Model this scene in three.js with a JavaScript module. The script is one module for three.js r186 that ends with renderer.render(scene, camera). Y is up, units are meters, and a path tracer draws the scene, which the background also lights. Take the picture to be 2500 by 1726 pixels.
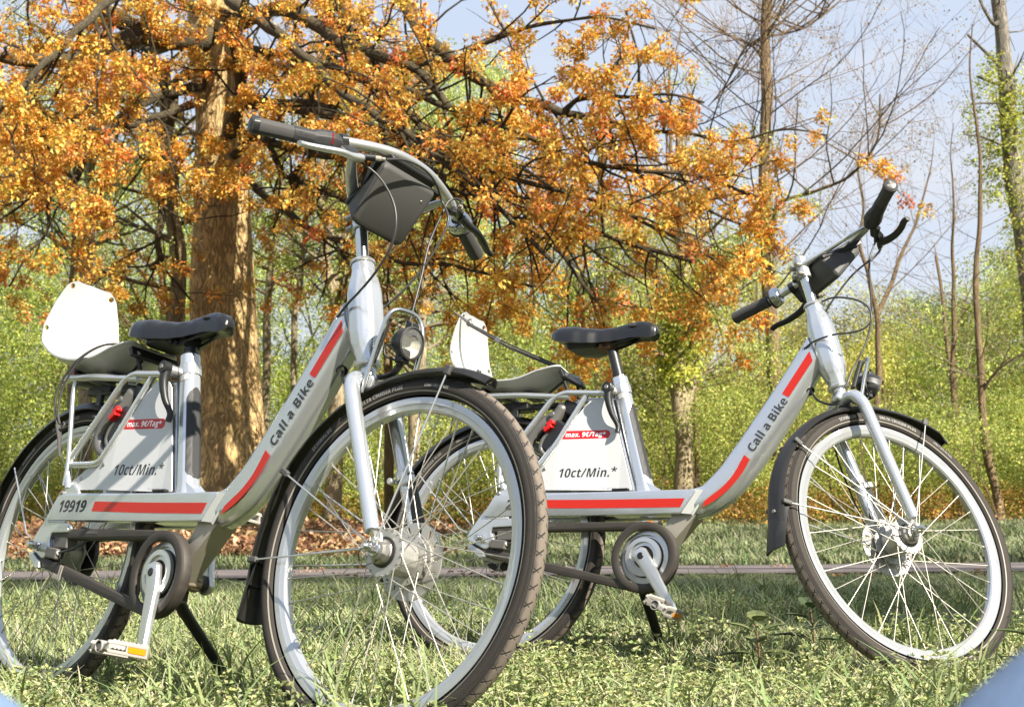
import * as THREE from 'three';
import { mergeGeometries, mergeVertices, toCreasedNormals } from 'three/addons/utils/BufferGeometryUtils.js';
import { RoundedBoxGeometry } from 'three/addons/geometries/RoundedBoxGeometry.js';
import { ConvexGeometry } from 'three/addons/geometries/ConvexGeometry.js';
import { TextGeometry } from 'three/addons/geometries/TextGeometry.js';
import { FontLoader } from 'three/addons/loaders/FontLoader.js';
import { ImprovedNoise } from 'three/addons/math/ImprovedNoise.js';
import { Brush, Evaluator, SUBTRACTION } from 'three-bvh-csg';

// ------------------------------------------------------------------ camera, sky, sun, exposure
const scene = new THREE.Scene();
const camera = new THREE.PerspectiveCamera(25.47, 1024 / 706, 0.05, 400);
camera.position.set(0, 0.4194, 0);
camera.rotation.order = 'YXZ';
camera.rotation.set(0.10178, 0, -0.00924);
camera.focus = 3.7;
camera.userData.fStop = 13;

const renderer = new THREE.WebGLRenderer({ antialias: true });
renderer.setSize(1024, 706);
renderer.toneMapping = THREE.LinearToneMapping;
renderer.toneMappingExposure = 2.6;
renderer.shadowMap.enabled = true;

const SUN_AZ = THREE.MathUtils.degToRad(44), SUN_EL = THREE.MathUtils.degToRad(41);   // azimuth right of the viewing direction's reverse
const sunDir = new THREE.Vector3(Math.sin(SUN_AZ) * Math.cos(SUN_EL), Math.sin(SUN_EL), Math.cos(SUN_AZ) * Math.cos(SUN_EL));
const sun = new THREE.DirectionalLight(new THREE.Color().setRGB(1, 0.93, 0.80), 5);
sun.position.copy(sunDir).multiplyScalar(60).add(new THREE.Vector3(0, 0, -10));
sun.target.position.set(0, 0, -10);
sun.castShadow = true;
sun.shadow.mapSize.set(4096, 4096);
Object.assign(sun.shadow.camera, { left: -35, right: 35, top: 35, bottom: -35, near: 1, far: 140 });
scene.add(sun, sun.target);

{ // spring sky: pale blue with thin cirrus
  const W = 1024, H = 512, data = new Float32Array(W * H * 4), n3 = new ImprovedNoise();
  const fbm = (x, y, z, o) => { let s = 0, a = 1, t = 0; for (let i = 0; i < o; i++) { s += a * n3.noise(x, y, z); t += a; a *= 0.55; x *= 2.03; y *= 2.03; z *= 2.03; } return s / t; };
  for (let j = 0; j < H; j++) {
    const el = ((j + 0.5) / H - 0.5) * Math.PI, y = Math.sin(el), c = Math.cos(el);
    for (let i = 0; i < W; i++) {
      const az = ((i + 0.5) / W - 0.5) * 2 * Math.PI, x = Math.cos(az) * c, z = Math.sin(az) * c;
      const up = Math.max(0, y), k = Math.pow(1 - up, 3.2);
      let r = 0.205 + 0.13 * k, g = 0.26 + 0.09 * k, b = 0.36 + 0.01 * k;
      if (y > 0) {
        const s = 1 / (0.22 + up), w = fbm(x * s * 0.9 + z * s * 0.5, 3.1, z * s * 2.2 - x * s * 0.8, 5), f = THREE.MathUtils.smoothstep(w, -0.12, 0.5) * 0.8;
        r += (0.325 - r) * f; g += (0.332 - g) * f; b += (0.352 - b) * f;
      } else { r = 0.10; g = 0.11; b = 0.06; }
      const o = (j * W + i) * 4;
      data[o] = r; data[o + 1] = g; data[o + 2] = b; data[o + 3] = 1;
    }
  }
  const t = new THREE.DataTexture(data, W, H, THREE.RGBAFormat, THREE.FloatType);
  t.mapping = THREE.EquirectangularReflectionMapping; t.magFilter = THREE.LinearFilter; t.needsUpdate = true;
  scene.background = t; scene.environment = t;
}

// ------------------------------------------------------------------ helpers
const dull = (o) => new THREE.MeshStandardMaterial({ color: new THREE.Color().setRGB(0.68, 0.68, 0.68), ...o });
function rng(seed) { let a = seed >>> 0; return () => { a = (a + 0x6d2b79f5) | 0; let t = Math.imul(a ^ (a >>> 15), 1 | a); t = (t + Math.imul(t ^ (t >>> 7), 61 | t)) ^ t; return ((t ^ (t >>> 14)) >>> 0) / 4294967296; }; }
const V = (x, y, z = 0) => new THREE.Vector3(x, y, z);
const rad = THREE.MathUtils.degToRad, lerp = THREE.MathUtils.lerp, clamp = THREE.MathUtils.clamp, sstep = THREE.MathUtils.smoothstep;
const noise = new ImprovedNoise();
const taken = {};
function numbered(n) { const k = taken[n] = (taken[n] ?? -1) + 1; return k ? n + '_' + String(k).padStart(3, '0') : n; }
function tag(o, label, category, group) { o.userData.label = label; o.userData.category = category; if (group) o.userData.group = group; return o; }
function norm(g) { // same attributes for merging
  const q = g.index ? g.toNonIndexed() : g;
  if (!q.attributes.uv) q.setAttribute('uv', new THREE.BufferAttribute(new Float32Array(q.attributes.position.count * 2), 2));
  if (!q.attributes.normal) q.computeVertexNormals();
  for (const k of Object.keys(q.attributes)) if (!['position', 'normal', 'uv', 'color'].includes(k)) q.deleteAttribute(k);
  q.morphAttributes = {};
  return q;
}
function join(list) { return list.length === 1 ? list[0] : mergeGeometries([].concat(list).map(norm), false); }
function part(parent, name, geoms, mat) {
  const m = new THREE.Mesh(join([].concat(geoms)), mat); m.name = name; m.castShadow = m.receiveShadow = true; parent.add(m); return m;
}
const TONE = 0.68;   // base colours below were read for a darker exposure
function mat(r, g, b, rough = 0.5, metal = 0, extra = {}) { if (metal < 0.5) { r *= TONE; g *= TONE; b *= TONE; } return new THREE.MeshPhysicalMaterial({ color: new THREE.Color().setRGB(r, g, b), roughness: rough, metalness: metal, ...extra }); }
function fillet(pts, r, n = 6) { // polyline with rounded corners
  const out = [pts[0].clone()];
  for (let i = 1; i < pts.length - 1; i++) {
    const a = pts[i - 1], b = pts[i], c = pts[i + 1], d = Math.min(r, a.distanceTo(b) * 0.48, b.distanceTo(c) * 0.48);
    const p = b.clone().lerp(a, d / a.distanceTo(b)), q = b.clone().lerp(c, d / b.distanceTo(c));
    for (let k = 0; k <= n; k++) { const t = k / n; out.push(p.clone().multiplyScalar((1 - t) ** 2).addScaledVector(b, 2 * t * (1 - t)).addScaledVector(q, t * t)); }
  }
  out.push(pts[pts.length - 1].clone());
  return out;
}
// Tube through given points, radius a number or a function of 0..1, optional flattening, capped ends
function pipe(pts, radius, radial = 12, { capped = true, flat = 1, up = null } = {}) {
  const n = pts.length, rf = typeof radius === 'function' ? radius : () => radius, pos = [], uv = [], idx = [];
  let prev = null, len = 0; const T = [], L = [0];
  for (let i = 0; i < n; i++) { T.push(pts[Math.min(n - 1, i + 1)].clone().sub(pts[Math.max(0, i - 1)]).normalize()); if (i) L.push(len += pts[i].distanceTo(pts[i - 1])); }
  for (let i = 0; i < n; i++) {
    const t = T[i]; let nn;
    if (up) nn = up.clone().addScaledVector(t, -up.dot(t)).normalize();
    else if (!prev) { nn = Math.abs(t.y) < 0.9 ? V(0, 1, 0) : V(1, 0, 0); nn.addScaledVector(t, -nn.dot(t)).normalize(); }
    else nn = prev.clone().addScaledVector(t, -prev.dot(t)).normalize();
    prev = nn; const bb = t.clone().cross(nn), r = rf(L[i] / len);
    for (let k = 0; k <= radial; k++) { const a = k / radial * Math.PI * 2, p = pts[i].clone().addScaledVector(nn, Math.cos(a) * r * flat).addScaledVector(bb, Math.sin(a) * r); pos.push(p.x, p.y, p.z); uv.push(k / radial, L[i]); }
  }
  const R = radial + 1;
  for (let i = 0; i < n - 1; i++) for (let k = 0; k < radial; k++) { const a = i * R + k, b = a + R; idx.push(a, a + 1, b, b, a + 1, b + 1); }
  const g = new THREE.BufferGeometry();
  if (capped) for (const [i, flip] of [[0, 0], [n - 1, 1]]) {
    const c = pos.length / 3; pos.push(pts[i].x, pts[i].y, pts[i].z); uv.push(0, 0);
    for (let k = 0; k <= radial; k++) { const o = (i * R + k) * 3; pos.push(pos[o], pos[o + 1], pos[o + 2]); uv.push(0, 0); }
    for (let k = 0; k < radial; k++) flip ? idx.push(c, c + 2 + k, c + 1 + k) : idx.push(c, c + 1 + k, c + 2 + k);
  }
  g.setAttribute('position', new THREE.Float32BufferAttribute(pos, 3)); g.setAttribute('uv', new THREE.Float32BufferAttribute(uv, 2)); g.setIndex(idx);
  g.computeVertexNormals();
  // weld the shading seam of the wrap
  const N = g.attributes.normal;
  for (let i = 0; i < n; i++) { const a = i * R, b = a + radial, x = N.getX(a) + N.getX(b), y = N.getY(a) + N.getY(b), z = N.getZ(a) + N.getZ(b), l = Math.hypot(x, y, z) || 1; N.setXYZ(a, x / l, y / l, z / l); N.setXYZ(b, x / l, y / l, z / l); }
  return g;
}
const rod = (a, b, r, radial = 8) => pipe([a, b], r, radial);
const bend = (pts, r, fr, radial = 12, o) => pipe(fillet(pts, fr), r, radial, o);
function curve(pts, n = 24) { return new THREE.CatmullRomCurve3(pts, false, 'centripetal').getPoints(n); }
// Sweep: sections is an array of closed loops of points (all the same length)
function loft(loops, { caps = true, crease = 0.7, closed = true } = {}) {
  const n = loops.length, m = loops[0].length, pos = [], idx = [], uv = [];
  loops.forEach((l, i) => l.forEach((p, k) => { pos.push(p.x, p.y, p.z); uv.push(i / (n - 1), k / m); }));
  const mm = closed ? m : m - 1;
  for (let i = 0; i < n - 1; i++) for (let k = 0; k < mm; k++) { const a = i * m + k, b = i * m + (k + 1) % m, c = a + m, d = b + m; idx.push(a, b, c, c, b, d); }
  if (caps && closed) for (const i of [0, n - 1]) {
    const c = pos.length / 3, s = V(0, 0, 0); loops[i].forEach((p) => s.addScaledVector(p, 1 / m)); pos.push(s.x, s.y, s.z); uv.push(0, 0);
    for (let k = 0; k < m; k++) i ? idx.push(c, i * m + k, i * m + (k + 1) % m) : idx.push(c, (k + 1) % m, k);
  }
  const g = new THREE.BufferGeometry();
  g.setAttribute('position', new THREE.Float32BufferAttribute(pos, 3)); g.setAttribute('uv', new THREE.Float32BufferAttribute(uv, 2)); g.setIndex(idx);
  return toCreasedNormals(g, crease);
}
// Ring around the z axis from a profile of [r, z] (closed loop or open), angles a0..a1
function ring(profile, seg = 96, a0 = 0, a1 = Math.PI * 2, { closed = true, crease = 0.7, cx = 0, cy = 0 } = {}) {
  const loops = [], rf = typeof profile === 'function' ? profile : () => profile;
  for (let i = 0; i <= seg; i++) { const a = lerp(a0, a1, i / seg), c = Math.cos(a), s = Math.sin(a); loops.push(rf(a).map(([r, z]) => V(cx + r * c, cy + r * s, z))); }
  return loft(loops, { caps: closed && Math.abs(a1 - a0) < 6.28, closed, crease });
}
function plate(pts, z0, z1, bevel = 0.002, holes = []) { // outline in x, y, extruded between z0 and z1
  const s = new THREE.Shape(pts.map((p) => new THREE.Vector2(p[0], p[1])));
  for (const h of holes) s.holes.push(new THREE.Path(h.map((p) => new THREE.Vector2(p[0], p[1]))));
  const g = new THREE.ExtrudeGeometry(s, { depth: Math.max(1e-4, z1 - z0 - 2 * bevel), bevelEnabled: bevel > 0, bevelThickness: bevel, bevelSize: bevel, bevelOffset: -bevel, bevelSegments: 2, curveSegments: 8 });
  g.translate(0, 0, z0 + bevel); return g;
}
const circlePts = (cx, cy, r, n = 32, a0 = 0, a1 = Math.PI * 2) => Array.from({ length: n }, (_, i) => [cx + r * Math.cos(lerp(a0, a1, i / n)), cy + r * Math.sin(lerp(a0, a1, i / n))]);
function roundPoly(pts, r, n = 4) { const c = pts.map((p) => V(p[0], p[1], 0)), out = []; for (let i = 0; i < c.length; i++) { const a = c[(i + c.length - 1) % c.length], b = c[i], d = c[(i + 1) % c.length], q = Math.min(r, a.distanceTo(b) * 0.45, b.distanceTo(d) * 0.45), p0 = b.clone().lerp(a, q / a.distanceTo(b)), p1 = b.clone().lerp(d, q / b.distanceTo(d)); for (let k = 0; k <= n; k++) { const t = k / n; out.push([(1 - t) ** 2 * p0.x + 2 * t * (1 - t) * b.x + t * t * p1.x, (1 - t) ** 2 * p0.y + 2 * t * (1 - t) * b.y + t * t * p1.y]); } } return out; }
function warp(g, f) { const p = g.attributes.position, v = V(0, 0, 0); for (let i = 0; i < p.count; i++) { v.fromBufferAttribute(p, i); f(v); p.setXYZ(i, v.x, v.y, v.z); } return g; }
function mirrorZ(g) { const q = (g.index ? g.toNonIndexed() : g.clone()), p = q.attributes.position, nn = q.attributes.normal; for (let i = 0; i < p.count; i++) { p.setZ(i, -p.getZ(i)); nn.setZ(i, -nn.getZ(i)); }
  for (const a of Object.values(q.attributes)) { const s = a.itemSize, A = a.array; for (let i = 0; i < a.count; i += 3) for (let k = 0; k < s; k++) { const t = A[(i + 1) * s + k]; A[(i + 1) * s + k] = A[(i + 2) * s + k]; A[(i + 2) * s + k] = t; } } return q; }
const both = (g) => [g, mirrorZ(g)];
function along(a, b) { const d = b.clone().sub(a); return new THREE.Quaternion().setFromUnitVectors(V(0, 1, 0), d.normalize()); }
function lathe(profile, a, b, seg = 32) { // profile [[s (0..1 of a->b or metres), r]], s in metres along a->b
  const g = new THREE.LatheGeometry(profile.map(([s, r]) => new THREE.Vector2(r, s)), seg);
  const c = toCreasedNormals(g, 0.6); c.applyQuaternion(along(a, b)); c.translate(a.x, a.y, a.z); return c;
}
function cyl(a, b, r, seg = 20, bevel = 0.0015) { const L = a.distanceTo(b), w = Math.min(bevel, r * 0.4); return lathe([[0, 0.0001], [0, r - w], [w, r], [L - w, r], [L, r - w], [L, 0.0001]], a, b, seg); }
function rbox(w, h, d, r, at, rot) { const g = new RoundedBoxGeometry(w, h, d, 3, r); if (rot) g.applyMatrix4(new THREE.Matrix4().makeRotationFromEuler(rot)); g.translate(at.x, at.y, at.z); return g; }
function hull(pts) { return toCreasedNormals(new ConvexGeometry(pts), 0.3); }
const fontBold = await new FontLoader().loadAsync('fonts/droid/droid_sans_bold.typeface.json');
const fontReg = await new FontLoader().loadAsync('fonts/droid/droid_sans_regular.typeface.json');
function text(str, size, { font = fontBold, depth = 0.0004, slant = 0, squeeze = 1 } = {}) { const g = new TextGeometry(str, { font, size, depth, curveSegments: 4 }); warp(g, (v) => { v.x = v.x * squeeze + v.y * slant; }); g.computeBoundingBox(); return g; }

// grain and wear textures
function dataTex(w, h, f, srgb = false, rx = 1, ry = 1) {
  const d = new Uint8Array(w * h * 4);
  for (let j = 0; j < h; j++) for (let i = 0; i < w; i++) { const c = f(i / w, j / h, i, j), o = (j * w + i) * 4; if (typeof c === 'number') d[o] = d[o + 1] = d[o + 2] = clamp(c, 0, 1) * 255; else { d[o] = clamp(c[0], 0, 1) * 255; d[o + 1] = clamp(c[1], 0, 1) * 255; d[o + 2] = clamp(c[2], 0, 1) * 255; } d[o + 3] = 255; }
  const t = new THREE.DataTexture(d, w, h); t.wrapS = t.wrapT = THREE.RepeatWrapping; t.magFilter = THREE.LinearFilter; t.minFilter = THREE.LinearMipmapLinearFilter; t.repeat.set(rx, ry); if (srgb) t.colorSpace = THREE.SRGBColorSpace; t.needsUpdate = true; return t;
}
function tnoise(u, v, n, z = 0) { // tileable-ish fractal noise, n cells
  let s = 0, a = 1, t = 0; for (let o = 0; o < 4; o++) { const x = u * n, y = v * n, bx = (1 - u), by = (1 - v);
    s += a * (noise.noise(x, y, z) * bx * by + noise.noise(x - n, y, z) * u * by + noise.noise(x, y - n, z) * bx * v + noise.noise(x - n, y - n, z) * u * v); t += a; a *= 0.55; n *= 2; z += 7.3; } return s / t; }
// ------------------------------------------------------------------ ground, path, litter, grass
// turns a point of the picture and a distance into a place in the park
const rayOf = (px, py) => { const u = (px - 1250) / 3819.55, v = (863 - py) / 3819.55; return V(u, v, -1).applyEuler(camera.rotation); };
function at(px, py, d) { const r = rayOf(px, py); return camera.position.clone().addScaledVector(r, d / -r.z); }
function hill(x, z) { const f = -z; return 0.17 * sstep(f, 12.6, 18.5) + 0.10 * sstep(f, 18, 34) + (f > 13 ? 0.05 * noise.noise(x * 0.25, 3.7, z * 0.25) * sstep(f, 13, 16) : 0) + 0.012 * noise.noise(x * 1.3, 9.1, z * 1.3); }
const PATH0 = 10.45, PATH1 = 12.25;
const pathShift = (x) => 0.10 * noise.noise(x * 0.22, 1.7, 4.4) + 0.05 * noise.noise(x * 1.1, 5.2, 0.3);
function sheet(x0, x1, z0, z1, nx, nz, f) {
  const g = new THREE.PlaneGeometry(1, 1, nx, nz); g.rotateX(-Math.PI / 2); const uv = g.attributes.uv;
  warp(g, (v) => { const x = lerp(x0, x1, v.x + 0.5), z = lerp(z0, z1, v.z + 0.5); v.copy(f(x, z)); });
  for (let i = 0; i < uv.count; i++) uv.setXY(i, g.attributes.position.getX(i), -g.attributes.position.getZ(i));
  g.computeVertexNormals(); return g;
}
const nGround = (u, v, s) => tnoise(u, v, s, 11);
const soilTex = dataTex(512, 512, (u, v) => { const a = nGround(u, v, 6), b = nGround(u, v, 40), k = 0.55 + 0.5 * a + 0.4 * b; return [k * 0.36, k * 0.36, k * 0.20]; }, true, 0.5, 0.5);
const soil = dull({ map: soilTex, roughness: 1 });
const structure = (o) => { o.userData.kind = 'structure'; return o; };
{
  const zw = (t) => -Math.pow(t, 2.2) * 158 + 12;
  const g = new THREE.PlaneGeometry(1, 1, 160, 160); g.rotateX(-Math.PI / 2);
  warp(g, (v) => { const t = 0.5 - v.z, z = zw(t), x = v.x * lerp(30, 260, t); v.set(x, hill(x, z) - 0.004, z); });
  const uv = g.attributes.uv; for (let i = 0; i < uv.count; i++) uv.setXY(i, g.attributes.position.getX(i), g.attributes.position.getZ(i));
  g.computeVertexNormals(); structure(part(scene, 'ground', g, soil));
  const asphalt = dull({ map: dataTex(512, 512, (u, v) => { const k = 0.8 + 0.35 * nGround(u, v, 90) + 0.25 * nGround(u, v, 5); return [k * 0.56, k * 0.51, k * 0.51]; }, true, 0.7, 0.7), roughness: 0.95 });
  structure(part(scene, 'path', sheet(-30, 30, -PATH1, -PATH0, 240, 6, (x, z) => V(x, 0.016 - 0.010 * Math.pow(Math.abs((z + 11.25) / 1.0), 2) + hill(x, z) * 0.3, z + pathShift(x + (z > -11 ? 40 : 0)) * (Math.abs(z + 11.25) > 0.9 ? 1 : 0.4))), asphalt));
  // fallen leaves under the oak
  structure(part(scene, 'leaf_covered_soil', sheet(-16, 0.4, -22, -13.9, 60, 40, (x, z) => V(x, hill(x, z) + 0.004 - 0.02 * sstep(Math.abs(z + 18) + 0.8 * noise.noise(x * 0.8, 2, z), 3.6, 4.1) - 0.02 * sstep(x + 0.7 * noise.noise(z * 0.9, 4, x), -1.6, -0.2), z)), dull({ map: dataTex(512, 512, (u, v) => { const k = 0.7 + 0.6 * nGround(u, v, 40) + 0.4 * nGround(u, v, 8); return [k * 0.42, k * 0.29, k * 0.20]; }, true, 0.6, 0.6), roughness: 1 })));
}
function leafMat(r, g, b, tr = 0.35) { return new THREE.MeshPhysicalMaterial({ color: new THREE.Color().setRGB(r, g, b), roughness: 0.75, transmission: tr, thickness: 0, specularIntensity: 0.35, side: THREE.DoubleSide, vertexColors: true }); }
class Leaves { // collects small leaf faces with their own colour
  constructor() { this.p = []; this.c = []; this.n = []; }
  face(a, b, c, col) { for (const q of [a, b, c]) { this.p.push(q.x, q.y, q.z); this.c.push(col[0], col[1], col[2]); } }
  leaf(o, dir, up, len, wid, col, fold = 0.25) { // pointed oval folded along its rib
    const side = dir.clone().cross(up).normalize(), nn = side.clone().cross(dir).normalize();
    const m = o.clone().addScaledVector(dir, len * 0.5), t = o.clone().addScaledVector(dir, len).addScaledVector(nn, -len * 0.12);
    const l = m.clone().addScaledVector(side, wid / 2).addScaledVector(nn, wid * fold), r = m.clone().addScaledVector(side, -wid / 2).addScaledVector(nn, wid * fold);
    this.face(o, l, t, col); this.face(o, t, r, col);
  }
  blade(o, dir, bendTo, len, wid, col, seg = 4) {
    const s = dir.clone().cross(bendTo); if (s.lengthSq() < 1e-6) s.set(1, 0, 0); s.normalize(); let L = null, Rr = null;
    for (let i = 0; i <= seg; i++) { const t = i / seg, p = o.clone().addScaledVector(dir, len * t * (1 - 0.25 * t)).addScaledVector(bendTo, len * t * t * 0.75), w = wid * (1 - t * t) * 0.5 + 0.0002, a = p.clone().addScaledVector(s, w), b = p.clone().addScaledVector(s, -w); if (i) { this.face(L, Rr, b, col); this.face(L, b, a, col); } L = a; Rr = b; }
  }
  build() { const g = new THREE.BufferGeometry(); g.setAttribute('position', new THREE.Float32BufferAttribute(this.p, 3)); g.setAttribute('color', new THREE.Float32BufferAttribute(this.c, 3)); g.computeVertexNormals(); return g; }
}
const jit = (R, c, k) => { const f = 1 + (R() - 0.5) * k; return [c[0] * f * (1 + (R() - 0.5) * k * 0.5), c[1] * f, c[2] * f * (1 + (R() - 0.5) * k * 0.5)]; };
function clump(seed, n, h0, h1, rad_, wid, cols) { const R = rng(seed), L = new Leaves(); for (let i = 0; i < n; i++) { const a = R() * 6.283, r = rad_ * Math.sqrt(R()), b = R() * 6.283, h = lerp(h0, h1, R() ** 1.6), d = V((R() - 0.5) * 0.5, 1, (R() - 0.5) * 0.5).normalize(); L.blade(V(r * Math.cos(a), -0.01, r * Math.sin(a)), d, V(Math.cos(b), -0.35 * R(), Math.sin(b)).multiplyScalar(0.25 + 0.7 * R()), h, wid * (0.6 + 0.7 * R()), jit(R, cols[Math.floor(R() * cols.length)], 0.5)); } return L.build(); }
function sprig(seed, cols) { const R = rng(seed), L = new Leaves(); for (let k = 0; k < 5; k++) { const o = V((R() - 0.5) * 0.06, 0, (R() - 0.5) * 0.06), d = V((R() - 0.5) * 0.7, 1, (R() - 0.5) * 0.7).normalize(), h = 0.025 + 0.055 * R(); L.blade(o, d, V(0.05, 0, 0.05), h, 0.0022, cols[0], 2);
    const m = 3 + Math.floor(R() * 3); for (let j = 0; j < m; j++) { const p = o.clone().addScaledVector(d, h * (0.35 + 0.65 * j / (m - 1))); const q = j === m - 1 ? 6 : 3; for (let i = 0; i < q; i++) { const a = R() * 6.283; L.leaf(p, V(Math.cos(a), 0.2 + 0.9 * R(), Math.sin(a)).normalize(), V(R() - 0.5, 0.7, R() - 0.5).normalize(), 0.006 + 0.007 * R(), 0.0045 + 0.004 * R(), jit(R, cols[Math.floor(R() * cols.length)], 0.45)); } } } return L.build(); }
function scatter(parent, name, geos, material, spots, kind = 'stuff', scaleCol = null) { // spots: {p, s, r, tilt, c}
  const out = [];
  geos.forEach((g, k) => { const mine = spots.filter((_, i) => i % geos.length === k); if (!mine.length) return; const im = new THREE.InstancedMesh(g, material, mine.length), M4 = new THREE.Matrix4(), Q = new THREE.Quaternion(), E = new THREE.Euler();
    mine.forEach((s, i) => { E.set(s.tx ?? 0, s.r ?? 0, s.tz ?? 0, 'YXZ'); Q.setFromEuler(E); M4.compose(s.p, Q, V(s.s, s.s * (s.sy ?? 1), s.s)); im.setMatrixAt(i, M4); im.setColorAt(i, new THREE.Color().setRGB(...(s.c ?? [1, 1, 1]))); });
    im.name = name; im.castShadow = im.receiveShadow = true; im.userData.kind = kind; parent.add(im); out.push(im); });
  return out;
}
const grassMat = leafMat(TONE, TONE, TONE, 0.22);
{
  const gc = [[0.28, 0.35, 0.14], [0.34, 0.40, 0.18], [0.22, 0.30, 0.11], [0.40, 0.43, 0.23], [0.50, 0.48, 0.31]];
  const wc = [[0.44, 0.50, 0.19], [0.54, 0.57, 0.27], [0.34, 0.43, 0.16], [0.60, 0.59, 0.34]];
  const R = rng(41), near = [], weeds = [], long = [], mid = [], far = [];
  const nz = (x, z, f, s) => noise.noise(x * f, s, z * f);
  for (let i = 0; i < 22000; i++) { const z = -lerp(2.0, 8.2, Math.pow(R(), 0.85)), x = (R() - 0.5) * (2.2 + -z * 0.95), q = nz(x, z, 1.1, 2); if (R() > 0.75 + 0.5 * q) continue; const b = 0.95 + 0.3 * nz(x, z, 0.7, 8) + 0.35 * R(); near.push({ p: V(x, hill(x, z), z), s: 0.75 + 0.5 * R() + 0.35 * q, r: R() * 6.28, c: [b, b, b * 0.95] }); }
  for (let i = 0; i < 7500; i++) { const z = -lerp(2.2, 6.8, Math.pow(R(), 1.25)), x = (R() - 0.5) * (2.2 + -z * 0.85), q = nz(x, z, 1.4, 5); const want = 0.35 + 1.3 * q + (z > -3.75 ? 0.4 : -0.15); if (R() > want) continue; const b = 0.85 + 0.3 * R(); weeds.push({ p: V(x, hill(x, z), z), s: 0.8 + 0.7 * R(), r: R() * 6.28, tx: (R() - 0.5) * 0.4, c: [b, b, b] }); }
  for (let i = 0; i < 1300; i++) { const z = -lerp(2.4, 8, R()), x = (R() - 0.5) * (2.2 + -z * 0.9); if (nz(x, z, 0.9, 14) + R() * 0.35 < 0.18) continue; long.push({ p: V(x, hill(x, z), z), s: 0.8 + 0.6 * R(), r: R() * 6.28, c: [1, 1, 1] }); }
  for (let i = 0; i < 9500; i++) { const z = -lerp(7.6, 10.45, R()), x = (R() - 0.5) * (3 + -z * 1.05), b = 0.75 + 0.3 * nz(x, z, 0.8, 3) + 0.3 * R(); mid.push({ p: V(x, hill(x, z), z), s: (0.8 + 0.5 * R()) * lerp(1, 0.38, sstep(-z, 8.2, 9.9)), r: R() * 6.28, c: [b, b, b] }); }
  for (let i = 0; i < 16000; i++) { const z = -lerp(12.1, 25, Math.pow(R(), 1.3)), x = (R() - 0.5) * (4 + -z * 1.1); const lit = x < -1.0 + 0.8 * noise.noise(z * 0.9, 4, x) && z < -13.9 + 0.3 * nz(x, z, 1, 6) && z > -21.8; if (lit && R() > 0.06) continue; if (-z < PATH1 + 0.02 + pathShift(x)) continue; const b = 0.75 + 0.35 * nz(x, z, 0.5, 3) + 0.25 * R(); far.push({ p: V(x, hill(x, z), z), s: 0.9 + 0.7 * R(), r: R() * 6.28, c: [b, b, b] }); }
  const lawn = new THREE.Group(); lawn.name = 'grass'; scene.add(lawn); tag(lawn, 'sunlit uncut lawn grass in front of and behind the path', 'grass'); lawn.userData.kind = 'stuff';
  scatter(lawn, 'grass_blades', [1, 2, 3, 4].map((k) => clump(100 + k, 22, 0.04, 0.125, 0.05, 0.0045, gc)), grassMat, near);
  scatter(lawn, 'long_blades', [1, 2, 3].map((k) => clump(130 + k, 9, 0.11, 0.24, 0.05, 0.0062, gc.slice(0, 4))), grassMat, long);
  scatter(lawn, 'grass_blades', [1, 2, 3].map((k) => clump(110 + k, 30, 0.03, 0.10, 0.08, 0.0065, gc)), grassMat, mid);
  scatter(lawn, 'grass_blades', [1, 2].map((k) => clump(120 + k, 34, 0.04, 0.13, 0.14, 0.011, gc)), grassMat, far);
  const weed = new THREE.Group(); weed.name = 'ground_cover'; scene.add(weed); tag(weed, 'pale yellow-green small-leaved weeds growing low through the front of the lawn', 'weeds'); weed.userData.kind = 'stuff';
  scatter(weed, 'weed_sprigs', [1, 2, 3, 4, 5].map((k) => sprig(200 + k, wc)), grassMat, weeds);
  // brown leaves lying under the oak
  const litter = []; for (let i = 0; i < 15000; i++) { const z = -lerp(13.6, 22, Math.pow(R(), 1.15)), x = lerp(-15, 0.2, R()); if (x > -1.0 + 0.9 * noise.noise(z * 0.9, 4, x) + 0.3 * R()) continue; const b = 0.6 + 0.8 * R(); litter.push({ p: V(x, hill(x, z) + 0.008 + 0.03 * R(), z), s: 0.8 + 0.8 * R(), r: R() * 6.28, tx: (R() - 0.5) * 1.4, tz: (R() - 0.5) * 1.2, c: [b, b * (0.85 + 0.3 * R()), b] }); }
  for (let i = 0; i < 35; i++) { const x = (R() - 0.5) * 14, z = -lerp(9.6, 13, R()), b = 0.6 + 0.7 * R(); litter.push({ p: V(x, hill(x, z) + 0.022, z), s: 0.45 + 0.4 * R(), r: R() * 6.28, tx: (R() - 0.5) * 0.4, c: [b, b, b] }); }
  const fallen = []; for (const c of [[0.50, 0.28, 0.15], [0.60, 0.38, 0.22], [0.36, 0.19, 0.10]]) { const L = new Leaves(), r2 = rng(7 + c[0] * 100); for (let k = 0; k < 12; k++) L.leaf(V((r2() - 0.5) * 0.26, 0.02 * r2(), (r2() - 0.5) * 0.26), V(r2() - 0.5, 0.3 * (r2() - 0.5), r2() - 0.5).normalize(), V(0, 1, 0), 0.055, 0.036, jit(r2, c, 0.6), 0.3); fallen.push(L.build()); }
  const lt = new THREE.Group(); lt.name = 'fallen_leaves'; scene.add(lt); tag(lt, 'carpet of reddish brown fallen leaves under the oak beyond the path', 'fallen leaves'); lt.userData.kind = 'stuff';
  scatter(lt, 'fallen_leaves', fallen, leafMat(TONE, TONE, TONE, 0.15), litter);
}
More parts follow.
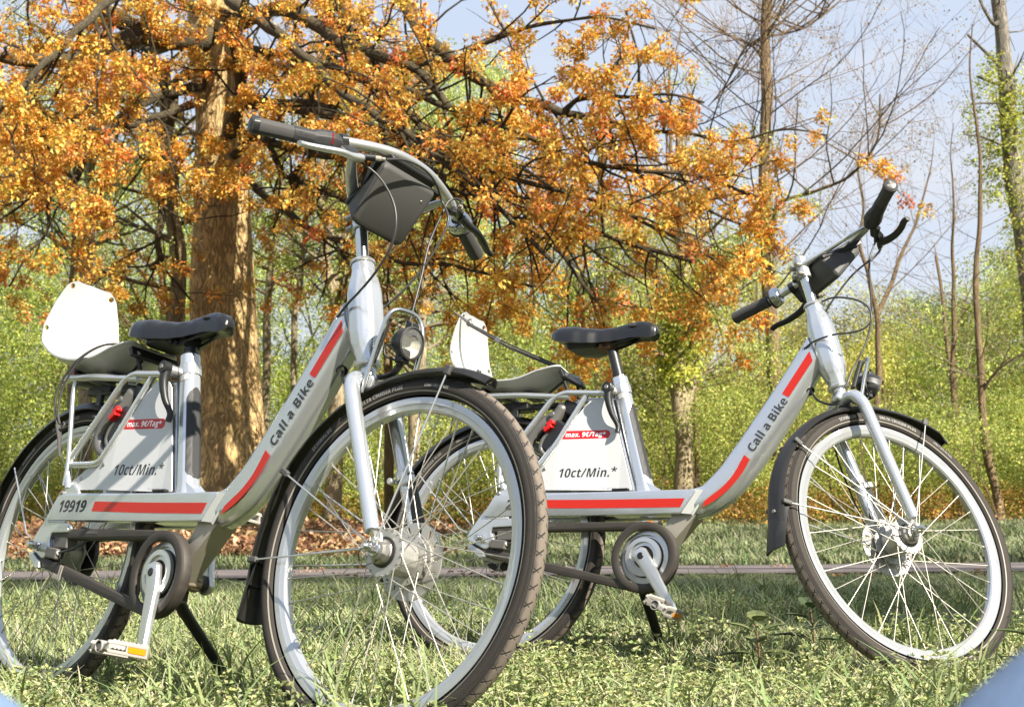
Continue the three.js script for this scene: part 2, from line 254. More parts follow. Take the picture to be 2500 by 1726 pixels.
// nettles in the shade beside the front wheel of the far bicycle
function nettle(px, py, d, h, seed, label, col) {
  const R = rng(seed), b = at(px, py, d), g = new THREE.Group(); g.name = numbered('nettle'); scene.add(g); g.position.set(b.x, hill(b.x, b.z), b.z); tag(g, label, 'nettle');
  part(g, 'stem', pipe(curve([V(0, 0, 0), V(0.004, h * 0.5, 0.002), V(-0.003, h, 0)], 8), (t) => lerp(0.0032, 0.0018, t), 6), mat(0.22, 0.12, 0.06, 0.8));
  for (let k = 0; k < 4; k++) for (let s = 0; s < 2; s++) {
    const L = new Leaves(), a = k * 1.5 + s * Math.PI + R() * 0.4, o = V(0, h * (0.45 + 0.55 * k / 3), 0), len = 0.098 - 0.010 * k + 0.02 * R(), dir = V(Math.cos(a), 0.35 + 0.3 * R() - 0.1 * (3 - k), Math.sin(a)).normalize(), side = dir.clone().cross(V(0, 1, 0)).normalize(), nn = side.clone().cross(dir), n = 9, c = jit(R, col, 0.3);
    const W = (t) => 0.55 * len * Math.pow(Math.sin(Math.PI * Math.pow(t, 0.62)), 0.9) * 0.5; let P = null;
    for (let i = 0; i <= n; i++) { const t = i / n, m = o.clone().addScaledVector(dir, 0.012 + len * t).addScaledVector(nn, -len * 0.25 * t * t), w = Math.max(0.0004, W(t)), l = m.clone().addScaledVector(side, w).addScaledVector(nn, w * 0.25), r = m.clone().addScaledVector(side, -w).addScaledVector(nn, w * 0.25);
      if (P) { const mid = (u, v, q) => u.clone().lerp(v, 0.75).addScaledVector(side, q * 0.004); L.face(P.m, P.l, m, c); L.face(P.l, mid(P.l, l, 1), m, c); L.face(mid(P.l, l, 1), l, m, c); L.face(P.m, m, P.r, c); L.face(P.r, m, mid(P.r, r, -1), c); L.face(mid(P.r, r, -1), m, r, c); } P = { m, l, r }; }
    part(g, 'leaf', L.build(), grassMat);
  }
}
nettle(1850, 1600, 3.95, 0.14, 3, 'pale toothed nettle with a reddish stem left of the far front wheel', [0.17, 0.20, 0.07]);
nettle(1985, 1570, 4.3, 0.15, 5, 'dark low nettle right behind the tyre of the far front wheel', [0.06, 0.09, 0.03]);
nettle(2545, 1620, 3.5, 0.15, 6, 'nettle leaf reaching in from the right picture edge beside the far front tyre', [0.08, 0.12, 0.035]);
// ------------------------------------------------------------------ trees
const barkTex = (seed, a, b, c) => { // fissured bark
  const f = (u, v) => { const w = tnoise(u, v, 5, seed) * 0.09, r = tnoise((u + w + 10) % 1, v, 26, seed + 3), cr = Math.abs(tnoise((u + w * 1.6 + 10) % 1, (v * 0.18) % 1, 30, seed + 5)); return { r, cr: sstep(cr, 0.0, 0.13), big: tnoise(u, v, 4, seed + 9) }; };
  const col = dataTex(512, 512, (u, v) => { const q = f(u, v), k = 0.68 + 0.32 * q.cr, m = clamp(0.5 + q.big * 1.3, 0, 1); return [0, 1, 2].map((i) => lerp(lerp(a[i], b[i], m), c[i], clamp(0.3 + q.r, 0, 0.6)) * k); }, true, 1, 1);
  const bump = dataTex(512, 512, (u, v) => { const q = f(u, v); return 0.15 + 0.65 * q.cr + 0.3 * q.r; });
  return { map: col, bumpMap: bump };
};
const barkOak = dull({ color: new THREE.Color().setRGB(0.78, 0.75, 0.70), ...barkTex(3, [0.82, 0.68, 0.49], [0.78, 0.68, 0.44], [0.90, 0.80, 0.62]), bumpScale: 0.02, roughness: 0.95 });
const barkLimb = dull({ ...barkTex(8, [0.40, 0.34, 0.24], [0.34, 0.31, 0.20], [0.46, 0.40, 0.30]), bumpScale: 0.01, roughness: 0.95 });
const barkPale = dull({ ...barkTex(15, [0.78, 0.70, 0.57], [0.70, 0.64, 0.48], [0.86, 0.78, 0.67]), bumpScale: 0.01, roughness: 0.95 });
const barkBrown = dull({ ...barkTex(21, [0.68, 0.56, 0.42], [0.60, 0.51, 0.37], [0.74, 0.63, 0.50]), bumpScale: 0.01, roughness: 0.95 });
const barkGrey = dull({ ...barkTex(27, [0.66, 0.62, 0.56], [0.55, 0.52, 0.47], [0.72, 0.69, 0.64]), bumpScale: 0.01, roughness: 0.95 });
const twigBrown = mat(0.34, 0.22, 0.16, 0.9), twigGrey = mat(0.34, 0.27, 0.21, 0.9);

function wander(pts, n, amp, R, freq = 1) { const s = R() * 100; return curve(pts, n).map((p, i) => { const k = Math.sin(Math.PI * Math.min(1, i / n * 1.0)) ; return p.clone().add(V(noise.noise(p.x * freq + s, p.y * freq, p.z * freq), noise.noise(p.x * freq, p.y * freq + s, p.z * freq), noise.noise(p.x * freq, p.y * freq, p.z * freq + s)).multiplyScalar(amp * k)); }); }
function cheap(pts, r0, r1, radial) { return pipe(pts, (t) => lerp(r0, r1, Math.pow(t, 0.8)), radial, { capped: false }); }
// grows a branch and its side branches; wood goes to out.wood, ends and twig points to out.tips
function grow(out, p, dir, len, r, level, o, R) {
  const n = Math.max(3, Math.round(len / o.step[level])), pts = [p.clone()], d = dir.clone().normalize(), kids = [];
  for (let i = 1; i <= n; i++) {
    d.add(V(R() - 0.5, R() - 0.5, R() - 0.5).multiplyScalar(o.wob[level])).addScaledVector(V(0, 1, 0), o.lift[level]).normalize();
    p = p.clone().addScaledVector(d, len / n); pts.push(p);
    const t = i / n; if (level < o.levels && t > (o.bare[level] ?? 0.2) && R() < o.split[level]) kids.push([p.clone(), d.clone(), t]);
  }
  out.wood.push([pts, r, r * (level === o.levels ? 0.45 : 0.35), level]);
  if (level >= o.leafFrom) for (let i = 1; i < pts.length; i++) out.tips.push([pts[i], pts[i].clone().sub(pts[i - 1]).normalize(), level]);
  for (const [q, e, t] of kids) {
    const a = R() * 6.283, side = V(Math.cos(a), Math.sin(a), R() - 0.5).cross(e).normalize(), ang = lerp(o.angle[0], o.angle[1], R());
    grow(out, q, e.multiplyScalar(Math.cos(ang)).addScaledVector(side, Math.sin(ang)), len * lerp(o.shrink[0], o.shrink[1], R()) * (1 - 0.45 * t), Math.max(o.minR, r * lerp(1, 0.45, t) * 0.6), level + 1, o, R);
  }
}
const woodGeo = (list, minLevel = 0, maxLevel = 9) => list.filter((w) => w[3] >= minLevel && w[3] <= maxLevel).map(([pts, r0, r1, l]) => cheap(pts, r0, r1, l === 0 ? 9 : l === 1 ? 6 : l === 2 ? 4 : 3));
function fuse(list) { // merge without splitting vertices
  const g = mergeGeometries(list, false); return g;
}
function woodMesh(parent, name, list, m) { if (!list.length) return null; const me = new THREE.Mesh(fuse(list), m); me.name = name; me.castShadow = me.receiveShadow = true; parent.add(me); return me; }

// leaf bunches
function bunch(seed, n, size, leaf, wid, cols, flat = 1) { const R = rng(seed), L = new Leaves(); for (let i = 0; i < n; i++) { const v = V(R() - 0.5, (R() - 0.5) * flat, R() - 0.5); if (v.length() > 0.5) v.setLength(0.5 * R() ** 0.5); const o = v.multiplyScalar(size), d = V(R() - 0.5, R() - 0.6, R() - 0.5).add(o.clone().multiplyScalar(0.6 / size)).normalize(), up = V(R() - 0.5, 1, R() - 0.5).normalize(); L.leaf(o, d, up, leaf * (0.6 + 0.7 * R()), wid * (0.6 + 0.7 * R()), jit(R, cols[Math.floor(R() * cols.length)], 0.5)); } return L.build(); }
const leavesMat = leafMat(0.95, 0.95, 0.95, 0.4);
const oakCols = [[0.82, 0.46, 0.07], [0.88, 0.56, 0.10], [0.72, 0.37, 0.06], [0.86, 0.64, 0.17], [0.72, 0.32, 0.07], [0.62, 0.48, 0.12]];
const greenCols = [[0.46, 0.52, 0.11], [0.56, 0.60, 0.16], [0.36, 0.45, 0.09], [0.62, 0.62, 0.22]];
const darkCols = [[0.13, 0.19, 0.04], [0.18, 0.24, 0.05], [0.10, 0.16, 0.035]];
const tufts = [1, 2, 3, 4].map((k) => bunch(300 + k, 34, 0.145, 0.046, 0.027, oakCols));
const sprays = [1, 2, 3, 4].map((k) => bunch(320 + k, 80, 0.8, 0.055, 0.036, greenCols, 0.55));
const ivyBunch = [1, 2].map((k) => bunch(340 + k, 34, 0.34, 0.055, 0.048, [[0.52, 0.54, 0.10], [0.62, 0.58, 0.14], [0.34, 0.40, 0.09]], 1));
const shrubBunch = [1, 2, 3].map((k) => bunch(350 + k, 70, 0.6, 0.055, 0.036, greenCols, 0.8));
const budBunch = [1, 2].map((k) => bunch(360 + k, 12, 0.28, 0.035, 0.02, [[0.40, 0.30, 0.12], [0.42, 0.36, 0.10], [0.35, 0.22, 0.12]]));

// ---- the old oak
{
  const R = rng(77), oak = new THREE.Group(); oak.name = 'oak_tree'; const B = at(548, 1293, 21); B.y = hill(B.x, B.z); oak.position.copy(B); scene.add(oak);
  tag(oak, 'big old oak with thick fissured trunk and orange-brown young leaves, behind the nearer bicycle', 'oak tree');
  const loc = (px, py, d) => at(px, py, d).sub(B);
  // trunk: outline read at several heights
  const sect = [[1310, 532, 150], [1200, 548, 108], [1050, 553, 88], [900, 548, 83], [700, 541, 77], [560, 541, 70], [420, 538, 66], [300, 538, 62], [150, 525, 62], [0, 520, 66], [-200, 530, 58], [-500, 560, 40]];
  const knot = [rad(-100), 0], loops = [], N = 96, M_ = 150;
  for (let i = 0; i <= M_; i++) { const f = i / M_ * (sect.length - 1), k = Math.min(sect.length - 2, Math.floor(f)), t = f - k, py = lerp(sect[k][0], sect[k + 1][0], t), px = lerp(sect[k][1], sect[k + 1][1], t), hw = lerp(sect[k][2], sect[k + 1][2], t) / 3819.55 * 21, c = loc(px, py, 21), l = [];
    for (let j = 0; j < N; j++) { const a = j / N * 6.283; const root = sstep(0.9 - c.y, 0, 1.1); let r = hw * (1 + 0.06 * noise.noise(Math.cos(a) * 1.6, c.y * 0.5, Math.sin(a) * 1.6) + 0.16 * root * Math.cos(a * 6 + 1) + 0.035 * noise.noise(Math.cos(a) * 7, c.y * 1.1, Math.sin(a) * 7) + 0.05 * Math.abs(noise.noise(Math.cos(a) * 15, c.y * 0.9, Math.sin(a) * 15)));
      l.push(V(c.x + r * Math.cos(a), c.y, c.z + r * Math.sin(a))); }
    loops.push(l); }
  const tg = loft(loops.map((l) => [...l].reverse()), { crease: 1.4 });
  { const p = tg.attributes.position, u = new Float32Array(p.count * 2); for (let i = 0; i < p.count; i += 3) { const as = [0, 1, 2].map((k) => { const y = p.getY(i + k), f = 0; void f; return Math.atan2(p.getZ(i + k), p.getX(i + k)) / 6.283; }); const mx = Math.max(...as); for (let k = 0; k < 3; k++) { let a = as[k]; if (mx - a > 0.5) a += 1; u[(i + k) * 2] = a * 2; u[(i + k) * 2 + 1] = p.getY(i + k) / 1.6; } } tg.setAttribute('uv', new THREE.BufferAttribute(u, 2)); }
  part(oak, 'trunk', tg, barkOak);
  { // healed-over branch hole
    const c = loc(512, 366, 20.61), g = [];
    const tor = new THREE.TorusGeometry(0.095, 0.042, 12, 30); tor.scale(0.85, 1.35, 0.7); warp(tor, (v) => { v.addScaledVector(V(noise.noise(v.x * 20, v.y * 20, 3), noise.noise(v.x * 20, v.y * 20, 8), 0), 0.02); }); tor.translate(c.x, c.y, c.z + 0.02); g.push(tor);
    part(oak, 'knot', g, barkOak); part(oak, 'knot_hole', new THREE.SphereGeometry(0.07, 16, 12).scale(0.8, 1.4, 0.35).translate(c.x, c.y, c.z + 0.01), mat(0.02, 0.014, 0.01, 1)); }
  const out = { wood: [], tips: [] };
  const limbs = [ // px, py, distance ...; radii at both ends
    [[[520, 90, 20.9], [430, 95, 20.2], [330, 85, 19.6], [220, 125, 18.6], [80, 150, 17.6], [-150, 110, 16.8]], 0.20, 0.05],
    [[[345, 85, 19.8], [300, 55, 19.4], [235, 15, 18.8], [140, -60, 18], [0, -120, 17]], 0.15, 0.05],
    [[[500, 200, 20.8], [420, 228, 20.0], [340, 258, 19.3], [272, 312, 18.8], [215, 372, 18.4], [182, 440, 18.1], [166, 455, 18.0]], 0.085, 0.035],
    [[[176, 445, 18.1], [110, 440, 17.8], [55, 495, 17.6], [-20, 550, 17.4]], 0.03, 0.012], [[[180, 440, 18.1], [120, 480, 17.9], [108, 560, 17.8], [70, 620, 17.7], [20, 700, 17.5]], 0.03, 0.01],
    [[[345, 258, 19.3], [290, 240, 18.7], [240, 250, 18.2], [150, 300, 17.6], [20, 330, 17]], 0.045, 0.015],
    [[[470, 170, 20.8], [425, 210, 20.3], [420, 290, 20.0], [402, 350, 19.9], [398, 430, 19.9], [400, 520, 19.9], [382, 590, 19.8], [386, 635, 19.8], [362, 656, 19.8]], 0.085, 0.04],
    [[[388, 645, 19.8], [430, 700, 19.9], [470, 735, 20.2]], 0.022, 0.012],
    [[[560, 330, 20.6], [590, 200, 20.0], [580, 90, 19.6], [610, -60, 19.2]], 0.10, 0.05],
    [[[570, 380, 20.6], [640, 330, 20], [705, 428, 19.6], [745, 390, 19.3], [790, 365, 19.0], [860, 330, 18.6]], 0.06, 0.02],
    [[[710, 430, 19.6], [800, 470, 19.2], [900, 520, 18.9], [1000, 560, 18.4], [1120, 600, 18]], 0.05, 0.015],
    [[[560, 60, 20.8], [680, 20, 20], [740, 45, 19.4], [820, 98, 18.8], [915, 132, 18.2], [996, 158, 17.8], [1100, 260, 17.2], [1200, 380, 16.8]], 0.13, 0.03],
    [[[600, -200, 20.8], [760, -120, 20.2], [830, 5, 19.8], [862, 75, 19.4], [930, 160, 18.8], [1000, 280, 18.2], [1080, 380, 17.8]], 0.12, 0.03],
    [[[640, -300, 20.8], [850, -180, 20.4], [980, -5, 20], [1022, 68, 19.8], [1072, 118, 19.7], [1149, 180, 19.5], [1213, 222, 19.4], [1273, 242, 19.3], [1321, 257, 19.2], [1369, 280, 19.1], [1425, 285, 19], [1461, 300, 18.9], [1514, 307, 18.8], [1572, 318, 18.7]], 0.15, 0.04],
    [[[1373, 275, 19.1], [1417, 238, 18.8], [1540, 233, 18.5], [1620, 226, 18.2], [1720, 250, 18]], 0.04, 0.012],
    [[[1341, 285, 19.1], [1353, 345, 19], [1377, 418, 18.9], [1390, 500, 18.9]], 0.045, 0.02],
    [[[1473, 305, 18.9], [1514, 373, 18.7], [1541, 417, 18.6], [1602, 453, 18.5], [1700, 500, 18.4], [1798, 545, 18.3], [1900, 560, 18.2]], 0.04, 0.012],
    [[[1570, 318, 18.7], [1560, 230, 18.6], [1545, 120, 18.5], [1530, 20, 18.5]], 0.025, 0.01],
    [[[1572, 318, 18.7], [1660, 330, 18.4], [1780, 350, 18.2], [1900, 320, 18.0], [2020, 330, 18.0]], 0.03, 0.01],
    [[[590, 430, 20.6], [700, 520, 19.6], [850, 600, 18.4], [1000, 640, 17.4], [1150, 660, 16.8], [1300, 700, 16.4]], 0.06, 0.015],
    [[[580, 250, 20.6], [760, 260, 19.2], [950, 330, 17.8], [1150, 430, 16.8], [1350, 520, 16.2], [1560, 600, 15.8], [1700, 640, 15.6]], 0.09, 0.02],
    [[[560, 0, 20.6], [700, 100, 18.6], [850, 240, 17], [1000, 330, 15.8], [1180, 470, 15], [1350, 640, 14.6]], 0.09, 0.02],
    [[[600, 330, 20.6], [800, 380, 18.6], [1000, 400, 17], [1200, 500, 16], [1380, 640, 15.5], [1480, 760, 15.2]], 0.07, 0.015],
    [[[620, 250, 20.6], [850, 290, 18.2], [1050, 350, 16.4], [1250, 430, 15.4], [1480, 500, 14.8], [1650, 580, 14.5]], 0.07, 0.015],
    [[[600, 120, 20.6], [800, 160, 18.6], [1000, 230, 17], [1200, 300, 16], [1450, 400, 15.4], [1700, 430, 15], [1850, 480, 14.8]], 0.07, 0.015],
    [[[480, 250, 20.6], [330, 300, 18.6], [200, 330, 17.2], [80, 400, 16.2], [-40, 470, 15.6]], 0.06, 0.015],
    [[[1000, 160, 17.8], [1150, 130, 17.2], [1300, 60, 16.8], [1450, 40, 16.6], [1600, 70, 16.4]], 0.04, 0.012],
    [[[480, 20, 20.6], [350, -40, 18.6], [200, 60, 16.8], [60, 200, 15.6], [-60, 330, 15]], 0.09, 0.02],
    [[[540, -260, 21], [700, -360, 22], [950, -420, 23], [1250, -380, 24]], 0.16, 0.04], [[[520, -250, 21], [300, -380, 22], [0, -420, 23]], 0.16, 0.04], [[[530, -300, 21.2], [540, -500, 24], [600, -500, 27]], 0.15, 0.05], [[[560, 100, 21.3], [700, 160, 23], [880, 150, 24.6], [1050, 230, 26]], 0.09, 0.02], [[[510, 60, 21.3], [380, 120, 23], [230, 100, 24.6], [60, 190, 26]], 0.09, 0.02]];
  const opt = { levels: 3, step: [0.3, 0.22, 0.16, 0.12], wob: [0.3, 0.5, 0.55, 0.6], lift: [0, -0.02, -0.03, 0.0], bare: [0.1, 0.15, 0.1, 0], split: [0.5, 0.62, 0.42, 0], angle: [0.5, 1.15], shrink: [0.4, 0.62], minR: 0.004, leafFrom: 2 };
  const heavy = [];
  for (const [pts, r0, r1] of limbs) {
    const line = wander(pts.map((q) => loc(...q)), pts.length * 6, 0.09, R, 1.4); heavy.push(pipe(line, (t) => lerp(r0, r1, Math.pow(t, 0.8)) * (1 + 0.10 * Math.sin(t * 34)), 10));
    const L = line.length, full = line.reduce((s, p, i) => s + (i ? p.distanceTo(line[i - 1]) : 0), 0), n = Math.round(full * 3.5);
    for (let i = 0; i < n; i++) { const t = 0.12 + 0.88 * (i + R()) / n, k = Math.min(L - 2, Math.floor(t * (L - 1))), p = line[k].clone(), d = line[k + 1].clone().sub(line[k]).normalize(), a = R() * 6.283, s = V(Math.cos(a), Math.sin(a) * 0.8 - 0.15, Math.sin(a + 1)).normalize(); grow(out, p, d.multiplyScalar(0.5).add(s), lerp(0.9, 1.9, R()) * (1 - 0.3 * t), Math.min(0.02, lerp(r0, r1, t) * 0.5), 1, opt, R); }
  }
  woodMesh(oak, 'limb', heavy.splice(0, 1), barkLimb); for (const h of heavy) woodMesh(oak, 'limb', [h], barkLimb);
  const tw = woodMesh(oak, 'twigs', woodGeo(out.wood), barkLimb); tw.userData.kind = 'stuff';
  const spots = []; for (const [p, d, l] of out.tips) { if (R() > (l === 3 ? 0.62 : 0.4)) continue; const w = p.clone().add(B), q = noise.noise(w.x * 0.45, w.y * 0.45, w.z * 0.45); if (q + 0.36 + 0.3 * (R() - 0.5) - 0.16 * sstep(w.x, 1.0, 3.2) < 0) continue; const rel = w.clone().sub(B).add(V(0, -2.4, 0)), sd = rel.dot(sunDir), lat = rel.clone().addScaledVector(sunDir, -sd); if (sd > 0.8 && Math.hypot(lat.x, lat.z) < 0.9 && Math.abs(lat.y) < 2.4 && R() < 0.72) continue; const b = 0.78 + 0.4 * R(), red = R() < 0.06 ? 1 : 0; spots.push({ p: p.clone().add(V((R() - 0.5) * 0.08, -0.02, (R() - 0.5) * 0.08)), s: 0.7 + 0.9 * R(), r: R() * 6.28, tx: (R() - 0.5), c: [b, b * (0.96 - 0.35 * red + 0.25 * (R() - 0.4)), b] }); }
  console.log('oak tufts', spots.length, 'twigs', out.wood.length);
  const crown = new THREE.Group(); crown.name = 'crown'; crown.userData.kind = 'stuff'; oak.add(crown); scatter(crown, 'leaf_tufts', tufts, leavesMat, spots);
}

// ---- other trees of the wood's edge: trunk line in the picture, then branches and leaves
function tree(o) {
  if (o.near) { const k = o.near / o.d; o.d = o.near; o.r = o.r.map((q) => q * k); for (const f of o.forks ?? []) f.r = f.r.map((q) => q * k); }
  const R = rng(o.seed), B = at(o.line[0][0], o.line[0][1], o.d), g = new THREE.Group(); g.name = numbered(o.name); B.y = hill(B.x, B.z); g.position.copy(B); scene.add(g); tag(g, o.label, 'tree', o.group);
  const P = o.line.map(([px, py, dd], i) => { const q = at(px, py, o.d + (dd ?? 0)).sub(B); if (!i) q.y = -0.1; return q; }), line = wander(P, P.length * 8, o.wobble ?? 0.06, R, 1.1);
  const rr = (t) => lerp(o.r[0], o.r[1], t) * (1 + 0.06 * Math.sin(t * 40 + o.seed)) + (t < 0.05 ? (0.05 - t) * 2 * o.r[0] : 0);
  const tg = pipe(line, rr, 14), uv = tg.attributes.uv; for (let i = 0; i < uv.count; i++) uv.setY(i, uv.getY(i) * 0.6);
  part(g, 'trunk', tg, o.bark);
  for (const f of o.forks ?? []) { const q = wander(f.line.map(([px, py, dd]) => at(px, py, o.d + (dd ?? 0)).sub(B)), f.line.length * 7, 0.05, R, 1.2); part(g, 'limb', pipe(q, (t) => lerp(f.r[0], f.r[1], t), 10), o.bark); if (f.grow) f.pts = q; }
  const out = { wood: [], tips: [] }, opt = { levels: 3, step: [0.4, 0.3, 0.22, 0.16], wob: [0.2, 0.34, 0.4, 0.45], lift: [0, 0.03, 0.03, 0.02], bare: [0.1, 0.15, 0.15, 0], split: [0.5, 0.5, 0.42, 0], angle: [0.45, 1.0], shrink: [0.42, 0.65], minR: 0.0035, leafFrom: 2, ...o.opt };
  const hosts = [line, ...(o.forks ?? []).filter((f) => f.grow).map((f) => f.pts)];
  hosts.forEach((ln, h) => { const n = h ? Math.round((o.branches ?? 20) * 0.4) : o.branches ?? 20; for (let i = 0; i < n; i++) { const t = lerp(h ? 0.15 : o.from ?? 0.3, 0.99, (i + R()) / n), k = Math.min(ln.length - 2, Math.floor(t * (ln.length - 1))), p = ln[k].clone(), a = R() * 6.283; const up = o.up ?? 0.35; grow(out, p, V(Math.cos(a), up + 0.3 * (R() - 0.5), Math.sin(a)), lerp(o.len?.[0] ?? 1.6, o.len?.[1] ?? 3.4, R()) * (1 - 0.4 * t), Math.min(0.04, lerp(o.r[0], o.r[1], t) * (o.fine ?? 0.42)), 1, opt, R); } });
  if (out.wood.length) { woodMesh(g, 'branches', woodGeo(out.wood, 0, 1), o.bark).userData.kind = 'stuff'; const tw = woodMesh(g, 'twigs', woodGeo(out.wood, 2, 9), o.twig ?? o.bark); if (tw) tw.userData.kind = 'stuff'; }
  if (o.leaves) { const spots = []; for (const [p, , l] of out.tips) { if (R() > o.leaves * (l === 3 ? 1 : 0.5)) continue; const b = (o.tone ?? 1) * (0.8 + 0.4 * R()); spots.push({ p: p.clone().add(V((R() - 0.5) * 0.2, (R() - 0.5) * 0.2, (R() - 0.5) * 0.2)), s: (o.leafSize ?? 1) * (0.6 + 0.7 * R()), r: R() * 6.28, tx: (R() - 0.5) * 0.8, c: o.tint ? o.tint.map((c) => c * b) : [b, b, b] }); }
    const c = new THREE.Group(); c.name = 'crown'; c.userData.kind = 'stuff'; g.add(c); scatter(c, 'leaf_sprays', o.bunch ?? sprays, leavesMat, spots); }
  if (o.ivy) { const spots = []; for (let i = 0; i < o.ivy[2]; i++) { const t = lerp(o.ivy[0], o.ivy[1], R()), k = Math.min(line.length - 1, Math.floor(t * (line.length - 1))), a = R() * 6.283, r = rr(t) + 0.02 + (o.ivySpread ?? 0.14) * R(), b = 0.8 + 0.5 * R(); spots.push({ p: line[k].clone().add(V(Math.cos(a) * r, (R() - 0.5) * 0.3, Math.sin(a) * r)), s: 0.5 + 0.6 * R(), r: R() * 6.28, tx: R(), c: [b, b, b * 0.9] }); }
    const c = new THREE.Group(); c.name = 'ivy'; c.userData.kind = 'stuff'; g.add(c); scatter(c, 'ivy_leaves', ivyBunch, leavesMat, spots); }
  console.log(o.name, o.seed, 'wood', out.wood.length, 'tips', out.tips.length);
  return g;
}
const slim = { name: 'slender_tree', bark: barkPale, from: 0.35, branches: 26, leaves: 0.4, d: 31, leafSize: 0.8, len: [1.2, 2.4] };
tree({ ...slim, seed: 1, near: 24.5, line: [[205, 1290], [208, 800], [212, 640], [222, 480], [215, 380], [205, 200], [215, -100]], r: [0.17, 0.07], label: 'pale straight trunk seen just above the white shell of the nearer bicycle' });
tree({ ...slim, seed: 2, near: 25, d: 33, line: [[168, 1290], [172, 700], [180, 520], [178, 420], [170, 200]], r: [0.075, 0.04], branches: 18, label: 'thin dark stem left of the pale straight trunk above the white shell' });
tree({ ...slim, seed: 3, near: 22.5, d: 26, bark: barkBrown, line: [[440, 1292], [432, 900], [430, 760], [435, 640], [418, 520], [418, 430], [408, 330], [400, 150]], r: [0.19, 0.10], branches: 18, leaves: 0.35, label: 'brown trunk close to the left side of the old oak, partly behind it' });
tree({ ...slim, seed: 4, near: 25, d: 34, line: [[640, 1290], [648, 900], [652, 760], [660, 650], [676, 540], [684, 400], [690, 200]], r: [0.11, 0.06], label: 'leaning thin trunk in the bright gap just right of the old oak' });
tree({ ...slim, seed: 5, near: 25.5, d: 36, line: [[712, 1290], [716, 900], [722, 760], [738, 620], [748, 520], [760, 350], [770, 200]], r: [0.09, 0.05], label: 'thin dark trunk between the leaning thin trunk and the forked pale trunk' });
tree({ ...slim, seed: 6, near: 22.5, d: 25, line: [[806, 1295], [818, 1100], [822, 900], [818, 760], [812, 700], [796, 640], [798, 560], [780, 480], [790, 380]], r: [0.155, 0.06], wobble: 0.1, forks: [{ line: [[814, 705, 0], [838, 650, 0.1], [848, 560, 0.2], [836, 470, 0.3], [850, 380, 0.5]], r: [0.10, 0.05], grow: true }], branches: 16, leaves: 0.3, label: 'pale gnarled trunk that forks behind the head tube of the nearer bicycle' });
tree({ ...slim, seed: 7, near: 24, d: 29, bark: barkBrown, line: [[950, 1290], [946, 900], [942, 760], [946, 620], [935, 450], [940, 250]], r: [0.10, 0.06], label: 'brown upright trunk seen above the headlight of the nearer bicycle' });
tree({ ...slim, seed: 8, near: 23.5, d: 28, line: [[1012, 1292], [1010, 1080], [1022, 900], [1032, 760], [1040, 600], [1050, 350]], r: [0.13, 0.07], label: 'pale trunk seen through the upper spokes of the nearer front wheel' });
tree({ ...slim, seed: 9, near: 22, d: 24, line: [[1668, 1296], [1670, 1100], [1660, 1000], [1654, 900], [1656, 820], [1664, 740], [1672, 640], [1668, 450], [1660, 300]], r: [0.155, 0.08], forks: [{ line: [[1668, 1010, 0], [1690, 930, 0.2], [1688, 830, 0.3], [1700, 720, 0.5], [1720, 560, 0.8]], r: [0.09, 0.05], grow: true }], ivy: [0.35, 0.75, 260], branches: 14, leaves: 0.4, label: 'pale ivy-grown trunk between the far saddle and the far down tube' });
tree({ ...slim, seed: 10, near: 22.5, d: 25, bark: barkBrown, line: [[1700, 1296], [1702, 1150], [1700, 1000], [1696, 900], [1700, 700]], r: [0.05, 0.03], branches: 8, label: 'thin stem right beside the ivy-grown trunk' });
const bareOpt = { levels: 4, step: [0.4, 0.3, 0.24, 0.2, 0.16], wob: [0.16, 0.26, 0.32, 0.36, 0.4], lift: [0, 0.05, 0.06, 0.05, 0.04], bare: [0.1, 0.12, 0.1, 0.1, 0], split: [0.5, 0.6, 0.55, 0.5, 0], shrink: [0.45, 0.7], minR: 0.003, leafFrom: 3 };
tree({ name: 'bare_tree', seed: 11, d: 24, bark: barkBrown, twig: twigBrown, fine: 0.15, line: [[1905, 1296], [1900, 1050], [1888, 850], [1874, 620], [1868, 420], [1872, 250], [1870, 100], [1874, -40], [1876, -200]], r: [0.13, 0.07], wobble: 0.05, from: 0.3, branches: 34, len: [2.0, 4.2], up: 0.55, opt: bareOpt, leaves: 0.16, bunch: budBunch, forks: [{ line: [[1888, 560, -0.2], [1900, 500, -0.5], [1990, 470, -0.8], [2080, 420, -1.2], [2140, 340, -1.5], [2150, 230, -1.6]], r: [0.034, 0.012], grow: true }, { line: [[1868, 150, 0], [1830, 110, 0.2], [1780, 200, 0.4], [1730, 260, 0.5]], r: [0.022, 0.008], grow: true }, { line: [[1874, 90, 0], [1950, 70, 0.2], [2010, 30, 0.4], [2060, -40, 0.6]], r: [0.018, 0.006], grow: true }], label: 'tall bare tree with fine reddish twigs between the oak foliage and the open sky' });
tree({ name: 'bare_tree', seed: 12, near: 26, d: 31, bark: barkBrown, twig: twigGrey, fine: 0.16, line: [[2140, 1294], [2142, 1000], [2146, 860], [2140, 760], [2122, 680], [2100, 600], [2110, 500], [2098, 400], [2112, 290]], r: [0.10, 0.008], forks: [{ line: [[2142, 770, 0], [2180, 690, 0.2], [2200, 620, 0.3], [2240, 540, 0.4], [2270, 430, 0.5], [2282, 340, 0.6]], r: [0.055, 0.006], grow: true }], from: 0.45, branches: 24, len: [1.4, 2.8], up: 0.7, opt: bareOpt, leaves: 0.14, bunch: budBunch, label: 'brown forked tree behind the brake cables of the far bicycle' });
